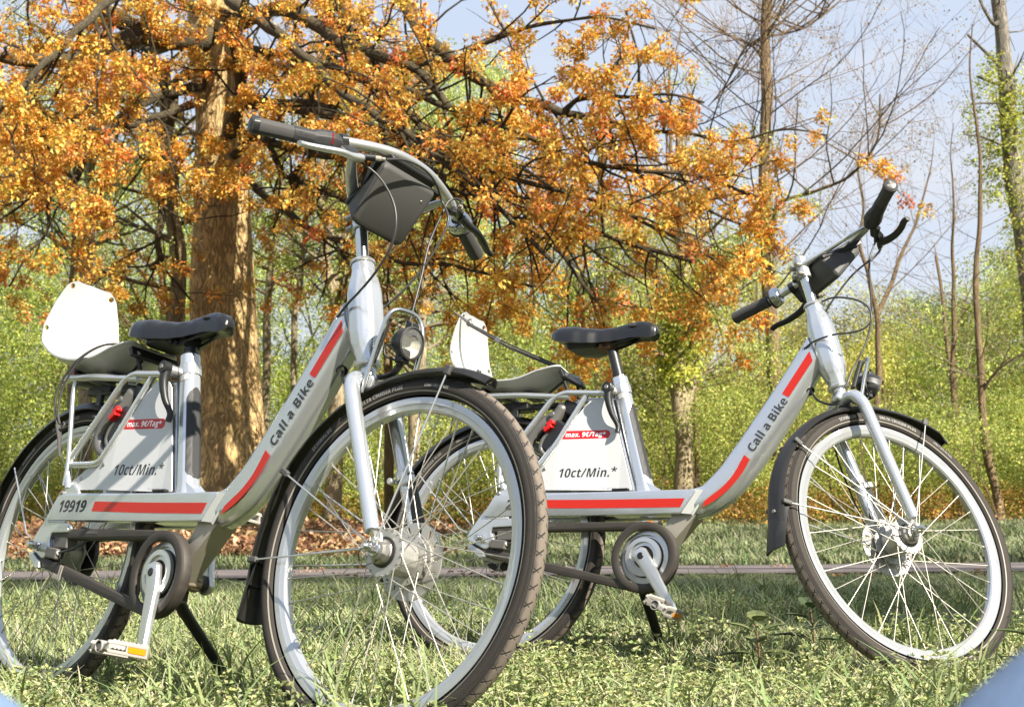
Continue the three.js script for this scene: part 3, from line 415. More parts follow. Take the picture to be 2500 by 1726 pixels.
tree({ name: 'bare_tree', seed: 13, near: 24.5, d: 27, bark: barkBrown, twig: twigGrey, fine: 0.16, line: [[2338, 1294], [2336, 1100], [2332, 960], [2328, 850], [2332, 740], [2326, 600], [2330, 480], [2322, 380], [2330, 300]], r: [0.075, 0.006], from: 0.3, branches: 30, len: [1.2, 2.6], up: 0.45, opt: { ...bareOpt, levels: 3 }, leaves: 0.25, bunch: budBunch, label: 'thin straight tree above the tip of the far front fender' });
tree({ name: 'bare_tree', seed: 14, d: 22, bark: barkBrown, twig: twigGrey, fine: 0.16, line: [[2446, 1300], [2438, 1220], [2412, 1110], [2398, 1000], [2392, 860], [2388, 690], [2392, 560], [2396, 440], [2388, 330], [2370, 180], [2376, 60]], r: [0.072, 0.008], wobble: 0.04, from: 0.3, branches: 28, len: [1.2, 2.6], up: 0.4, opt: { ...bareOpt, levels: 3 }, leaves: 0.06, bunch: budBunch, forks: [{ line: [[2398, 960, 0], [2440, 900, -0.2], [2520, 850, -0.3]], r: [0.025, 0.01], grow: true }], label: 'slender brown tree with a curved foot at the right, behind the far front wheel' });
tree({ name: 'dead_tree', seed: 15, d: 23, bark: barkGrey, twig: twigGrey, fine: 0.16, line: [[2560, 1300], [2540, 900], [2500, 560], [2476, 380], [2462, 250], [2452, 120], [2440, 0], [2428, -120]], r: [0.22, 0.09], wobble: 0.05, from: 0.45, branches: 7, len: [0.8, 1.8], up: 0.2, opt: { ...bareOpt, levels: 2, leafFrom: 9 }, ivy: [0.05, 0.66, 300], ivySpread: 0.5, forks: [{ line: [[2460, 180, 0], [2420, 140, -0.2], [2385, 105, -0.3], [2364, 84, -0.4]], r: [0.035, 0.018] }, { line: [[2466, 215, 0], [2440, 205, -0.1], [2400, 190, -0.2], [2385, 185, -0.2]], r: [0.03, 0.016] }, { line: [[2450, 40, 0], [2430, 60, -0.1], [2412, 30, -0.2], [2388, -20, -0.2]], r: [0.035, 0.02] }, { line: [[2480, 250, 0], [2420, 252, -0.3], [2375, 253, -0.4]], r: [0.022, 0.012] }, { line: [[2490, 420, 0], [2450, 360, -0.2], [2400, 335, -0.3], [2355, 327, -0.4]], r: [0.028, 0.012] }], label: 'tall dead tree with broken grey branches and yellowish ivy at the right picture edge' });

// ---- the wood behind: undergrowth, shrubs and tree tops that read as one mass
{
  const R = rng(99), wood = new THREE.Group(); wood.name = 'woodland'; scene.add(wood); tag(wood, 'mass of fresh yellow-green woodland foliage behind the trunks along the whole lawn', 'woodland'); wood.userData.kind = 'stuff';
  const out = { wood: [], tips: [] }, spots = [], low = [];
  // top of the foliage against the sky, read along the picture
  const top = [[-400, 60], [0, 120], [250, 150], [480, 260], [620, 400], [760, 440], [880, 260], [1000, 120], [1200, 150], [1350, 420], [1500, 520], [1650, 470], [1800, 560], [1950, 640], [2100, 720], [2250, 650], [2350, 680], [2500, 560], [2900, 460]];
  const topAt = (px) => { let i = 0; while (i < top.length - 2 && top[i + 1][0] < px) i++; return lerp(top[i][1], top[i + 1][1], clamp((px - top[i][0]) / (top[i + 1][0] - top[i][0]), 0, 1)); };
  for (let i = 0; i < 46000; i++) {
    const px = lerp(-700, 3200, R()), d = lerp(26.5, 48, R() ** 0.8), ty = topAt(px) + 90 * noise.noise(px * 0.006, d * 0.1, 3), py = lerp(1275, ty, Math.pow(R(), 0.85)), p = at(px, py, d), h = noise.noise(p.x * 0.30, p.y * 0.38, p.z * 0.22) + 0.5 * noise.noise(p.x * 0.9, p.y * 1.1, p.z * 0.7);
    const f = (1275 - py) / (1275 - ty); const gap = px > 560 && px < 900 ? 0.28 * sstep(f, 0.25, 0.6) : 0; if (h * 1.15 + 0.36 - 0.85 * Math.pow(f, 1.4) - gap + 0.22 * (R() - 0.5) < 0) continue;
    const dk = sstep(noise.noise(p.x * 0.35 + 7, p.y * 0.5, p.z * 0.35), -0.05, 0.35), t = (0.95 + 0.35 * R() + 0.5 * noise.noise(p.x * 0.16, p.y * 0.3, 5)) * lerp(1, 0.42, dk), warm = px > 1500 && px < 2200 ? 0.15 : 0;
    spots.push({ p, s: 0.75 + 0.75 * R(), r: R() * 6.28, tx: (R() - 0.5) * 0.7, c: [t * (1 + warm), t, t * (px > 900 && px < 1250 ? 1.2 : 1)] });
  }
  for (let i = 0; i < 8500; i++) { // shrubs at the wood's edge
    const px = lerp(-700, 3200, R()), d = lerp(21, 28, R()), q = noise.noise(px * 0.004, d * 0.2, 8), right = sstep(px, 1350, 1700), hi = (px > 560 && px < 1040 ? 0.7 : 1.1) + 1.5 * q + 0.6 * right, x = (px - 1250) / 3819 * d, z = -d, yy = hill(x, z) + Math.max(0.15, hi) * Math.pow(R(), 0.9); if (px < 1040 && d < 22.2) continue;
    const p = V(x, yy, z), h = noise.noise(p.x * 0.7, p.y * 0.8, p.z * 0.6); if (h + 0.22 < 0) continue; const brown = yy < 0.75 && R() < 0.4 + 0.3 * right, t = 0.6 + 0.5 * R(); low.push({ p, s: 0.5 + 0.55 * R(), r: R() * 6.28, tx: (R() - 0.5) * 0.7, c: brown ? [t * 1.5, t * 0.8, t * 0.9] : [t, t, t] });
  }
  const around = []; // the wood closes round the lawn, behind the viewer too
  for (let i = 0; i < 5200; i++) { const a = R() * 6.283, r = lerp(24, 40, R()), x = Math.sin(a) * r, z = 4 - Math.cos(a) * r; if (z < -10 && Math.abs(x) < 6 - z * 0.45) continue; const y = 11 * Math.pow(R(), 0.9), b = 0.7 + 0.4 * R(); around.push({ p: V(x, y, z), s: 1.6 + 1.8 * R(), r: R() * 6.28, tx: R() - 0.5, c: [b, b, b] }); }
  scatter(wood, 'foliage', sprays, leavesMat, around);
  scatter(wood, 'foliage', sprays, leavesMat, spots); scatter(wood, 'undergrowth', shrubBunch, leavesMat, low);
  // stems and fine branches inside the mass
  const opt = { levels: 2, step: [0.5, 0.4, 0.3], wob: [0.15, 0.3, 0.4], lift: [0.02, 0.04, 0.03], bare: [0.2, 0.15, 0], split: [0.5, 0.5, 0], angle: [0.4, 0.9], shrink: [0.3, 0.5], minR: 0.008, leafFrom: 9 };
  for (let i = 0; i < 44; i++) { const px = lerp(-500, 3000, (i + R()) / 44), d = lerp(30, 50, R()), x = (px - 1250) / 3819 * d, hgt = lerp(5, 11, R()) * (px > 1900 && px < 2450 ? 0.6 : 1); grow(out, V(x, hill(x, -d) - 0.1, -d), V((R() - 0.5) * 0.15, 1, (R() - 0.5) * 0.15), hgt, lerp(0.05, 0.13, R()), 0, opt, R); }
  for (let i = 0; i < 110; i++) { const px = lerp(-500, 3000, R()), d = lerp(20.5, 27, R()), x = (px - 1250) / 3819 * d; if (px < 1040 && d < 22.5) continue; grow(out, V(x, hill(x, -d) - 0.05, -d), V((R() - 0.5) * 0.6, 1, (R() - 0.5) * 0.6), lerp(1.2, 3.2, R()), 0.012, 1, { ...opt, step: [0.3, 0.2, 0.18], minR: 0.004 }, R); }
  woodMesh(wood, 'stems', woodGeo(out.wood), barkBrown).userData.kind = 'stuff';
  console.log('woodland', spots.length, low.length, out.wood.length);
}

// ---- broad tree beside the lawn, right of the picture: its crown throws the bands of shade across the grass
{
  const R = rng(55), g = new THREE.Group(); g.name = numbered('shade_tree'); g.position.set(13.5, 0, -3.5); scene.add(g); tag(g, 'broad-crowned tree beside the lawn, right of the picture, whose shade crosses the grass', 'tree');
  part(g, 'trunk', pipe(wander([V(0, -0.1, 0), V(0.1, 2.5, 0), V(-0.1, 5, 0.1), V(-0.2, 8, 0)], 24, 0.1, R), (t) => lerp(0.38, 0.2, t), 16), barkBrown);
  const horiz = 1 / Math.tan(SUN_EL), over = (x, z, h) => V(x + Math.sin(SUN_AZ) * horiz * h, h, z + Math.cos(SUN_AZ) * horiz * h).sub(g.position);   // point of the crown whose shade falls on x, z
  const bands = [[-5, 5, -10.6, -8.0, 900, 0.12], [0.5, 1.8, -8.2, -5.3, 230, 0.2], [-1.0, -0.1, -7.5, -6.2, 70, 0.2], [-6, 8, -13.5, -12.1, 360, 0.05], [-6, 9, -19, -16.3, 420, 0.05]], spots = [], arms = [];
  for (const [x0, x1, z0, z1, n, q] of bands) { for (let i = 0; i < n; i++) { const x = lerp(x0, x1, R()), z = lerp(z0, z1, R()) + 0.35 * noise.noise(x * 0.8, 3, 1); if (noise.noise(x * 1.1, z * 1.1, 6) < -0.05 - q) continue; spots.push({ p: over(x, z, 8.2 + 1.4 * R()), s: 0.7 + 0.5 * R(), r: R() * 6.28, tx: R(), c: [1, 1, 1] }); }
    for (let k = 0; k < 3; k++) arms.push(pipe(wander([V(-0.15, 6 + R(), 0), over(lerp(x0, x1, (k + 0.5) / 3), (z0 + z1) / 2, 7.6).lerp(V(0, 7, 0), 0.5), over(lerp(x0, x1, (k + 0.3) / 3), (z0 + z1) / 2, 8.6)], 20, 0.2, R), (t) => lerp(0.13, 0.02, t), 8)); }
  for (const a of arms) woodMesh(g, 'limb', [a], barkBrown);
  const c = new THREE.Group(); c.name = 'crown'; c.userData.kind = 'stuff'; g.add(c); scatter(c, 'leaf_sprays', sprays, leavesMat, spots);
}
// ------------------------------------------------------------------ bicycle materials
const speck = dataTex(256, 256, (u, v) => 0.55 + 0.5 * tnoise(u, v, 24, 2));
const M = {
  silver: mat(0.60, 0.615, 0.64, 0.38, 0.75, { clearcoat: 0.3, clearcoatRoughness: 0.3, roughnessMap: speck }),
  weld: mat(0.62, 0.63, 0.62, 0.5, 0.5),
  chrome: mat(0.66, 0.66, 0.65, 0.18, 1),
  alloy: mat(0.62, 0.62, 0.61, 0.33, 0.85),
  rim: mat(0.52, 0.525, 0.53, 0.34, 0.65, { roughnessMap: speck }),
  spoke: mat(0.55, 0.52, 0.46, 0.45, 0.8),
  hub: mat(0.44, 0.43, 0.40, 0.40, 0.6),
  steel: mat(0.34, 0.32, 0.29, 0.4, 0.9),
  black: mat(0.018, 0.018, 0.019, 0.42),
  rubber: mat(0.03, 0.03, 0.032, 0.62),
  guard: mat(0.055, 0.046, 0.039, 0.62),
  fender: mat(0.016, 0.015, 0.014, 0.42),
  leather: mat(0.008, 0.0078, 0.008, 0.33, 0, { clearcoat: 0.3, clearcoatRoughness: 0.3 }),
  box: mat(0.085, 0.082, 0.078, 0.6),
  grip: mat(0.075, 0.072, 0.07, 0.8),
  cable: mat(0.05, 0.048, 0.045, 0.4),
  cord: mat(0.07, 0.065, 0.06, 0.8),
  white: mat(0.58, 0.58, 0.57, 0.35, 0, { clearcoat: 0.3, clearcoatRoughness: 0.15 }),
  panel: mat(0.6, 0.6, 0.6, 0.42),
  red: mat(0.72, 0.022, 0.008, 0.4),
  ink: mat(0.045, 0.045, 0.05, 0.6),
  redPlastic: mat(0.75, 0.008, 0.008, 0.35),
  tail: mat(0.45, 0.01, 0.006, 0.2),
  amber: mat(0.9, 0.30, 0.005, 0.25),
  pedal: mat(0.50, 0.47, 0.43, 0.6, 0.25),
  lens: mat(0.95, 0.95, 0.93, 0.04, 0, { transmission: 0.9, thickness: 0, ior: 1.45 }),
  reflector: mat(0.80, 0.78, 0.68, 0.45, 0.5),
  lock: mat(0.20, 0.19, 0.18, 0.42, 0.3),
  dust: mat(0.14, 0.13, 0.12, 0.7),
  print: mat(0.35, 0.34, 0.32, 0.7),
  reflexStripe: mat(0.36, 0.33, 0.28, 0.5),
  bell: mat(0.55, 0.56, 0.58, 0.12, 1),
};
{ // tyre: u goes round the wheel, v across the section (0 = right bead, 0.5 = tread centre, 1 = left bead)
  const W = 1024, H = 256;
  const groove = (u, v) => { // tread blocks: slanted leaf-shaped cuts either side of the centre
    const s = Math.abs(v - 0.5) * 2, side = v < 0.5 ? 0 : 0.5, k = ((u * 6 + side * 1 + s * 1.5) % 1 + 1) % 1; let g = 0;
    if (s > 0.02 && s < 0.3) { const c = Math.abs(k - 0.5); g = Math.max(g, 1.2 - c / 0.07); const k2 = ((u * 6 + side + 0.45 - s * 0.9) % 1 + 1) % 1; if (s > 0.1) g = Math.max(g, 1 - Math.abs(k2 - 0.5) / 0.05); }
    if (s > 0.34 && s < 0.37) g = Math.max(g, 0.6);
    if (s > 0.4 && s < 0.52) g = Math.max(g, 0.5 * (Math.sin(u * W * 0.55 + s * 60) > 0.1 ? 1 : 0));
    return clamp(g, 0, 1);
  };
  const color = dataTex(W, H, (u, v) => {
    const s = Math.abs(v - 0.5) * 2, d = tnoise(u, v, 9, 4), f = noise.noise(u * 240, v * 90, 3), dust = sstep(0.42 - s + 0.25 * d, 0, 0.3), g = groove(u, v);
    let r = lerp(0.22, 0.50, dust), q = lerp(0.20, 0.455, dust), b = lerp(0.185, 0.41, dust);
    if (s > 0.52 && s < 0.8) { r += 0.05 * d + 0.02; q += 0.045 * d + 0.015; b += 0.04 * d + 0.01; }
    const k = 1 - 0.6 * g + 0.10 * f; return [r * k, q * k, b * k];
  }, true, 12, 1);
  const bump = dataTex(W, H, (u, v) => 0.8 - 0.8 * groove(u, v) + 0.08 * noise.noise(u * 300, v * 120, 9), false, 12, 1);
  M.tyre = dull({ map: color, bumpMap: bump, bumpScale: 0.0022, roughness: 0.85 });
  M.muddy = mat(0.44, 0.41, 0.35, 0.55, 0.5); M.muddy.map = dataTex(256, 256, (u, v) => { const k = sstep(tnoise(u, v, 7, 2), -0.25, 0.25); return [lerp(0.62, 1, k), lerp(0.52, 1, k), lerp(0.38, 1, k)]; }, true, 3, 3);
  // dirt on the plastic parts
  const grime = dataTex(512, 512, (u, v) => { const a = tnoise(u, v, 5, 1), b = tnoise(u, v, 40, 6); const k = 0.75 + 0.5 * a + 0.35 * Math.max(0, b); return [k, k * 0.97, k * 0.93]; });
  grime.repeat.set(1, 3);
  M.guard.map = grime; M.guard.color.setRGB(0.047, 0.040, 0.034);
}

function tyreGeometry(R = 0.356, a = 0.0215, seg = 160, n = 22) {
  const pos = [], uv = [], nor = [], idx = [], rc = R - a;
  for (let i = 0; i <= seg; i++) for (let k = 0; k <= n; k++) {
    const th = i / seg * Math.PI * 2, ph = lerp(-2.5, 2.5, k / n);   // 0 = outward
    const ez = 1.0, r = rc + Math.cos(ph) * a, z = -Math.sin(ph) * a * ez;
    pos.push(r * Math.cos(th), r * Math.sin(th), z); nor.push(Math.cos(ph) * Math.cos(th), Math.cos(ph) * Math.sin(th), -Math.sin(ph)); uv.push(i / seg, k / n);
  }
  for (let i = 0; i < seg; i++) for (let k = 0; k < n; k++) { const q = i * (n + 1) + k, b = q + n + 1; idx.push(q, q + 1, b, b, q + 1, b + 1); }
  const g = new THREE.BufferGeometry(); g.setAttribute('position', new THREE.Float32BufferAttribute(pos, 3)); g.setAttribute('normal', new THREE.Float32BufferAttribute(nor, 3)); g.setAttribute('uv', new THREE.Float32BufferAttribute(uv, 2)); g.setIndex(idx); return g;
}
function sidewallText(str, size, angle, r) { // lettering wrapped on the right side wall, reading clockwise over the top
  const g = text(str, size, { font: fontBold, depth: 0.0005 }), a = 0.0217, rc = 0.356 - 0.0215;
  return warp(g, (v) => { const rr = r + v.y, th = angle - v.x / r, d = clamp((rr - rc) / a, -1, 1), z = Math.sqrt(1 - d * d) * a + v.z; v.set(rr * Math.cos(th), rr * Math.sin(th), z); });
}
const G = {};
G.tyre = tyreGeometry();
{
  const rimP = [[0.3125, 0.0128], [0.3125, 0.0108], [0.300, 0.0106], [0.297, 0.0], [0.300, -0.0106], [0.3125, -0.0108], [0.3125, -0.0128], [0.2995, -0.0132], [0.2985, -0.0126], [0.2885, -0.0105], [0.2845, -0.006], [0.2835, 0], [0.2845, 0.006], [0.2885, 0.0105], [0.2985, 0.0126], [0.2995, 0.0132]];
  G.rim = ring(rimP, 144, 0, Math.PI * 2, { crease: 0.5 });
  G.reflex = ring([[0.3225, 0.0185], [0.3250, 0.0198], [0.3250, 0.0203], [0.3225, 0.0190]], 144);
  G.nipple = cyl(V(0, 0.284, 0), V(0, 0.274, 0), 0.0022, 6, 0.0003);
}
function spokeSet(wheel, fr, fz, seed) { // 36 spokes from hub flanges to the rim, three-cross
  const R = rng(seed);
  for (let i = 0; i < 36; i++) {
    const side = i % 2 ? -1 : 1, k = Math.floor(i / 2), dir = k % 2 ? 1 : -1, aR = (i + 0.5) / 36 * Math.PI * 2, aH = aR + dir * rad(48) + R() * 0.01;
    const h = V(fr * Math.cos(aH), fr * Math.sin(aH), side * fz + dir * 0.002), e = V(0.2835 * Math.cos(aR), 0.2835 * Math.sin(aR), side * 0.002), m = e.clone().lerp(h, 0.035);
    part(wheel, 'spoke', [rod(h, e, 0.0012, 6), pipe([m, e], 0.0021, 6)], M.spoke);
  }
}
function makeWheel(parent, name, kind, seed) {
  const w = new THREE.Group(); w.name = name; parent.add(w);
  part(w, 'tyre', G.tyre, M.tyre);
  part(w, 'reflective_stripe', both(G.reflex), M.reflexStripe);
  part(w, 'rim', G.rim, M.rim);
  const pt = kind === 'front' ? rad(112) : rad(95);
  part(w, 'tyre_lettering', [sidewallText('DELTA CRUISER PLUS', 0.0085, pt, 0.3305), sidewallText('(28x1.60) 42-622', 0.006, pt - 0.53, 0.332), sidewallText('SCHWALBE', 0.0085, pt + 0.42, 0.3305)], M.print);
  part(w, 'valve', rod(V(-0.12, 0.2565, 0), V(-0.105, 0.2245, 0), 0.003, 8), M.steel);
  if (kind === 'front') {
    part(w, 'hub', [lathe([[0, 0.002], [0, 0.032], [0.003, 0.036], [0.03, 0.0365], [0.046, 0.036], [0.05, 0.03], [0.05, 0.002]], V(0, 0, -0.028), V(0, 0, 0.05), 40),
      ring([[0.03, 0.0335], [0.047, 0.0325], [0.0478, 0.031], [0.047, 0.0293], [0.03, 0.028]], 48), ring([[0.03, -0.0335], [0.051, -0.0325], [0.0518, -0.031], [0.051, -0.0293], [0.03, -0.028]], 48)], M.hub);
    part(w, 'hub_sticker', ring((a) => [[0.0372, 0.01], [0.0372, 0.026], [0.0368, 0.026], [0.0368, 0.01]], 10, rad(100), rad(150)), mat(0.85, 0.7, 0.15, 0.5));
    for (const side of [1, -1]) for (let i = 0; i < 18; i++) { const a = (i + 0.3) / 18 * Math.PI * 2; part(w, 'spoke_head', cyl(V(0.0445 * Math.cos(a), 0.0445 * Math.sin(a), side * 0.031 - 0.0035), V(0.0445 * Math.cos(a), 0.0445 * Math.sin(a), side * 0.031 + 0.0035), 0.002, 8, 0.0006), M.steel); }
    const slots = []; for (let i = 0; i < 14; i++) { const a = i / 14 * 6.283, c = Math.cos(a + 0.35), s = Math.sin(a + 0.35), x = 0.063 * Math.cos(a), y = 0.063 * Math.sin(a), l = 0.0075, t = 0.0026; slots.push(roundPoly([[x + c * l - s * t, y + s * l + c * t], [x - c * l - s * t, y - s * l + c * t], [x - c * l + s * t, y - s * l - c * t], [x + c * l + s * t, y + s * l - c * t]], 0.002, 3)); }
    part(w, 'brake_disc', [plate(circlePts(0, 0, 0.077, 64), -0.050, -0.0465, 0.0008, slots), ring([[0.040, -0.052], [0.052, -0.052], [0.052, -0.042], [0.040, -0.040]], 48)], M.hub);
    part(w, 'bearing_cap', lathe([[0, 0.026], [0.004, 0.0265], [0.008, 0.024], [0.014, 0.024], [0.017, 0.020], [0.024, 0.018], [0.027, 0.012], [0.027, 0.002]], V(0, 0, 0.032), V(0, 0, 0.1), 32), M.steel);
    part(w, 'dark_ring', lathe([[0, 0.030], [0.004, 0.030], [0.006, 0.026]], V(0, 0, 0.0325), V(0, 0, 0.1), 24), M.black);
    spokeSet(w, 0.0445, 0.031, seed);
  } else {
    part(w, 'hub', [lathe([[0, 0.002], [0, 0.036], [0.003, 0.045], [0.012, 0.0455], [0.04, 0.044], [0.06, 0.044], [0.066, 0.036], [0.066, 0.002]], V(0, 0, -0.03), V(0, 0, 0.1), 40),
      ring([[0.04, 0.029], [0.0535, 0.028], [0.0535, 0.0248], [0.04, 0.024]], 48), ring([[0.04, -0.029], [0.0535, -0.028], [0.0535, -0.0248], [0.04, -0.024]], 48)], M.hub);
    part(w, 'sprocket', plate(circlePts(0, 0, 0.036, 40), 0.046, 0.05, 0.0008), M.steel);
    part(w, 'gear_unit', lathe([[0, 0.031], [0.008, 0.031], [0.012, 0.026], [0.016, 0.022], [0.016, 0.004]], V(0, 0, 0.036), V(0, 0, 0.1), 24), M.black);
    part(w, 'brake_disc', lathe([[0, 0.002], [0, 0.068], [0.006, 0.072], [0.014, 0.072], [0.018, 0.05], [0.018, 0.002]], V(0, 0, -0.056), V(0, 0, 1), 48), M.black);
    spokeSet(w, 0.0485, 0.0265, seed);
  }
  return w;
}

// print on the side panel, drawn as a flat sheet
function panelPrint(dim) {
  const W = 1400, H = 900, c = document.createElement('canvas'); c.width = W; c.height = H; const x = c.getContext('2d');   // 0.42 m x 0.27 m, origin (0.045, 0.478)
  const S = W / 0.42, X = (m) => (m - 0.045) * S, Y = (m) => H - (m - 0.478) * S;
  x.fillStyle = '#c6c6c6'; x.fillRect(0, 0, W, H);
  const r = rng(5); for (let i = 0; i < 900; i++) { x.fillStyle = `rgba(120,120,125,${0.05 + 0.12 * r()})`; x.fillRect(r() * W, r() * H, 1 + 2 * r(), 1 + 2 * r()); }
  x.fillStyle = '#c0101a'; const yb = Y(0.628), yt = Y(0.652), xl = X(0.19), xr = X(0.369), rr = (yb - yt) / 2;
  x.beginPath(); x.moveTo(xl, yt); x.lineTo(xr - rr, yt); x.arc(xr - rr, (yt + yb) / 2, rr, -Math.PI / 2, Math.PI / 2); x.lineTo(xl, yb); x.closePath(); x.fill();
  const put = (s, font, size, px, py, w, skew, fill) => { x.save(); x.font = `${font} ${size}px sans-serif`; x.fillStyle = fill; const k = w / x.measureText(s).width; x.setTransform(k, 0, -skew, 1, px, py); x.fillText(s, 0, 0); x.restore(); };
  put('max. 9\u20ac/Tag', 'bold', 62, X(0.234), Y(0.6345), (0.345 - 0.234) * S, 0.12, '#fff'); put('*', 'bold', 56, X(0.3455), Y(0.6345), 0.011 * S, 0, '#fff');
  put('10ct/Min.', 'bold', 118, X(0.219), Y(0.5185), (0.375 - 0.219) * S, 0.2, '#2c2c2f'); put('*', 'bold', 104, X(0.376), Y(0.5235), 0.02 * S, 0.1, '#2c2c2f');
  put('*im Light-Tarif', 'italic', 22, X(0.352), Y(0.4835), 0.042 * S, 0.1, '#6d6d70');
  const t = new THREE.CanvasTexture(c); t.colorSpace = THREE.SRGBColorSpace; return t;
}
M.panelFront = new THREE.MeshPhysicalMaterial({ color: new THREE.Color().setRGB(0.92, 0.93, 0.95), map: panelPrint(), roughness: 0.4, clearcoat: 0.15 });

const HB = V(1.0131, 0.7400, 0), HA = V(-0.30589, 0.95207, 0);      // lower end of the head tube, steering axis

function makeBike(o) {
  const b = new THREE.Group(); b.name = numbered('rental_bicycle'); scene.add(b);
  b.position.set(...o.at); b.rotation.order = 'YXZ'; b.rotation.set(-o.lean, -o.yaw, o.pitch);
  tag(b, o.label, 'bicycle');
  const S = new THREE.Matrix4().makeTranslation(HB.x, HB.y, HB.z).multiply(new THREE.Matrix4().makeRotationAxis(HA, o.steer)).multiply(new THREE.Matrix4().makeTranslation(-HB.x, -HB.y, -HB.z));
  const steered = (name, g, m) => { const q = join([].concat(g)).clone(); q.applyMatrix4(S); return part(b, name, q, m); };
  const SP = (p) => p.clone().applyMatrix4(S);

  // ---- low beam: two cheeks beside the rear wheel that meet in front of it
  const splay = (x) => 0.043 + 0.021 * sstep(0.45 - x, 0, 0.47);
  const cheek = plate(roundPoly([[-0.010, 0.410], [0.602, 0.406], [0.646, 0.472], [0.030, 0.476]], 0.012), 0, 0.022, 0.004);
  const sub = warp(subdivideX(cheek, 14), (v) => { v.z += splay(v.x) - 0.022; });
  const core = plate([[0.385, 0.4105], [0.602, 0.4085], [0.643, 0.470], [0.385, 0.4715]], -0.03, 0.03, 0.001);
  part(b, 'beam', [...both(sub), core], M.silver);
  const cap = hull([V(0.603, 0.4075, 0.0425), V(0.646, 0.4705, 0.0425), V(0.630, 0.4065, 0.031), V(0.672, 0.469, 0.031), V(0.603, 0.4075, -0.0425), V(0.646, 0.4705, -0.0425), V(0.630, 0.4065, -0.031), V(0.672, 0.469, -0.031)]);
  part(b, 'end_cap', cap, M.weld);
  const bead = (a, c, r, n) => Array.from({ length: n }, (_, i) => { const q = new THREE.SphereGeometry(r, 8, 6); const p = a.clone().lerp(c, i / (n - 1)); q.scale(0.7, 1, 0.7); q.translate(p.x, p.y, p.z); return q; });
  part(b, 'weld_seam', [...bead(V(0.631, 0.406, 0.0315), V(0.6735, 0.470, 0.0325), 0.0048, 20), ...bead(V(0.6735, 0.4705, 0.031), V(0.6735, 0.4705, -0.031), 0.0048, 14), ...bead(V(0.004, 0.408, 0.058), V(0.075, 0.4065, 0.057), 0.004, 16)], M.weld);
  part(b, 'red_stripe', warp(subdivideX(plate([[0.181, 0.431], [0.600, 0.4235], [0.612, 0.4475], [0.186, 0.4545]], 0, 0.0006, 0), 10), (v) => { v.z += splay(v.x) + 0.0002; }), M.red);
  { const t = text(o.number, 0.0285, { slant: 0.2, squeeze: 1.02 }); t.translate(0.040, 0.4295, 0); part(b, 'number', warp(t, (v) => { v.z += splay(v.x) + 0.0002; if (o.cut) v.x += 0.026; }), M.ink); }

  // ---- down tube
  {
    const U = [[0.585, 0.472], [0.646, 0.482], [0.672, 0.502], [0.702, 0.533], [0.727, 0.567], [0.757, 0.608], [0.814, 0.689], [0.871, 0.773], [0.912, 0.837], [0.935, 0.873]].map((p) => V(...p));
    const L = [[0.590, 0.395], [0.652, 0.400], [0.699, 0.419], [0.741, 0.449], [0.776, 0.485], [0.808, 0.525], [0.857, 0.595], [0.911, 0.680], [0.952, 0.748], [0.975, 0.788]].map((p) => V(...p));
    const cu = new THREE.CatmullRomCurve3(U, false, 'catmullrom'), cl = new THREE.CatmullRomCurve3(L, false, 'catmullrom'), loops = [];
    const half = [[0, 0], [0.004, 0.018], [0.03, 0.029], [0.09, 0.0345], [0.16, 0.036], [0.3, 0.0362], [0.45, 0.0362], [0.58, 0.0358], [0.68, 0.0335], [0.78, 0.0292], [0.87, 0.0228], [0.94, 0.0155], [0.985, 0.0075], [1, 0]];
    const sec = [...half, ...half.slice(1, -1).reverse().map(([t, z]) => [t, -z])];
    for (let i = 0; i <= 44; i++) { const u = cu.getPoint(i / 44), l = cl.getPoint(i / 44), n = lerp(1, 0.93, i / 44); loops.push(sec.map(([t, z]) => { const p = u.clone().lerp(l, t); p.z = z * n; return p; })); }
    part(b, 'down_tube', loft(loops, { crease: 0.9 }), M.silver);
    const face = (i) => 0.0362 * lerp(1, 0.93, i) + 0.0004, zAt = (x) => face(clamp((x - 0.585) / 0.35, 0, 1));
    const decal = (pts) => warp(plate(pts, 0, 0.0006, 0), (v) => { v.z += zAt(v.x); });
    part(b, 'red_stripe', decal([[0.946, 0.830], [0.9555, 0.803], [0.893, 0.7095], [0.8895, 0.7095], [0.8755, 0.7175], [0.8745, 0.7205]].reverse()), M.red);
    const cu2 = curve([V(0.774, 0.5595), V(0.7445, 0.507), V(0.7140, 0.4745), V(0.6860, 0.4545), V(0.6665, 0.4400)], 24), cl2 = curve([V(0.790, 0.5465), V(0.768, 0.508), V(0.736, 0.4715), V(0.698, 0.4420), V(0.661, 0.4225)], 24);
    part(b, 'red_stripe', decal([...cu2.map((p) => [p.x, p.y]), ...cl2.reverse().map((p) => [p.x, p.y])]), M.red);
    const t = text('Call a Bike', 0.026, {}), wdt = t.boundingBox.max.x - t.boundingBox.min.x, want = Math.hypot(0.8885 - 0.7965, 0.6975 - 0.564);
    t.scale(want / wdt, 0.93, 1); t.rotateZ(Math.atan2(0.6975 - 0.564, 0.8885 - 0.7965)); t.translate(0.7985, 0.5635, 0);
    part(b, 'lettering', warp(t, (v) => { v.z += zAt(v.x); }), M.ink);
    part(b, 'cable_port', [lathe([[0, 0.002], [0.001, 0.012], [0.003, 0.013], [0.004, 0.010]], V(0.9385, 0.7305, 0.004), V(0.9385, 0.7305, 0.004).add(V(0.55, -0.5, 0.3)), 20)], M.black);
    part(b, 'cable_port', lathe([[0, 0.008], [0.002, 0.0085], [0.003, 0.005]], V(0.931, 0.839, 0.031), V(0.931, 0.839, 0.05), 16), M.alloy);
  }
  // ---- head tube
  const HT = V(0.942, 0.962);
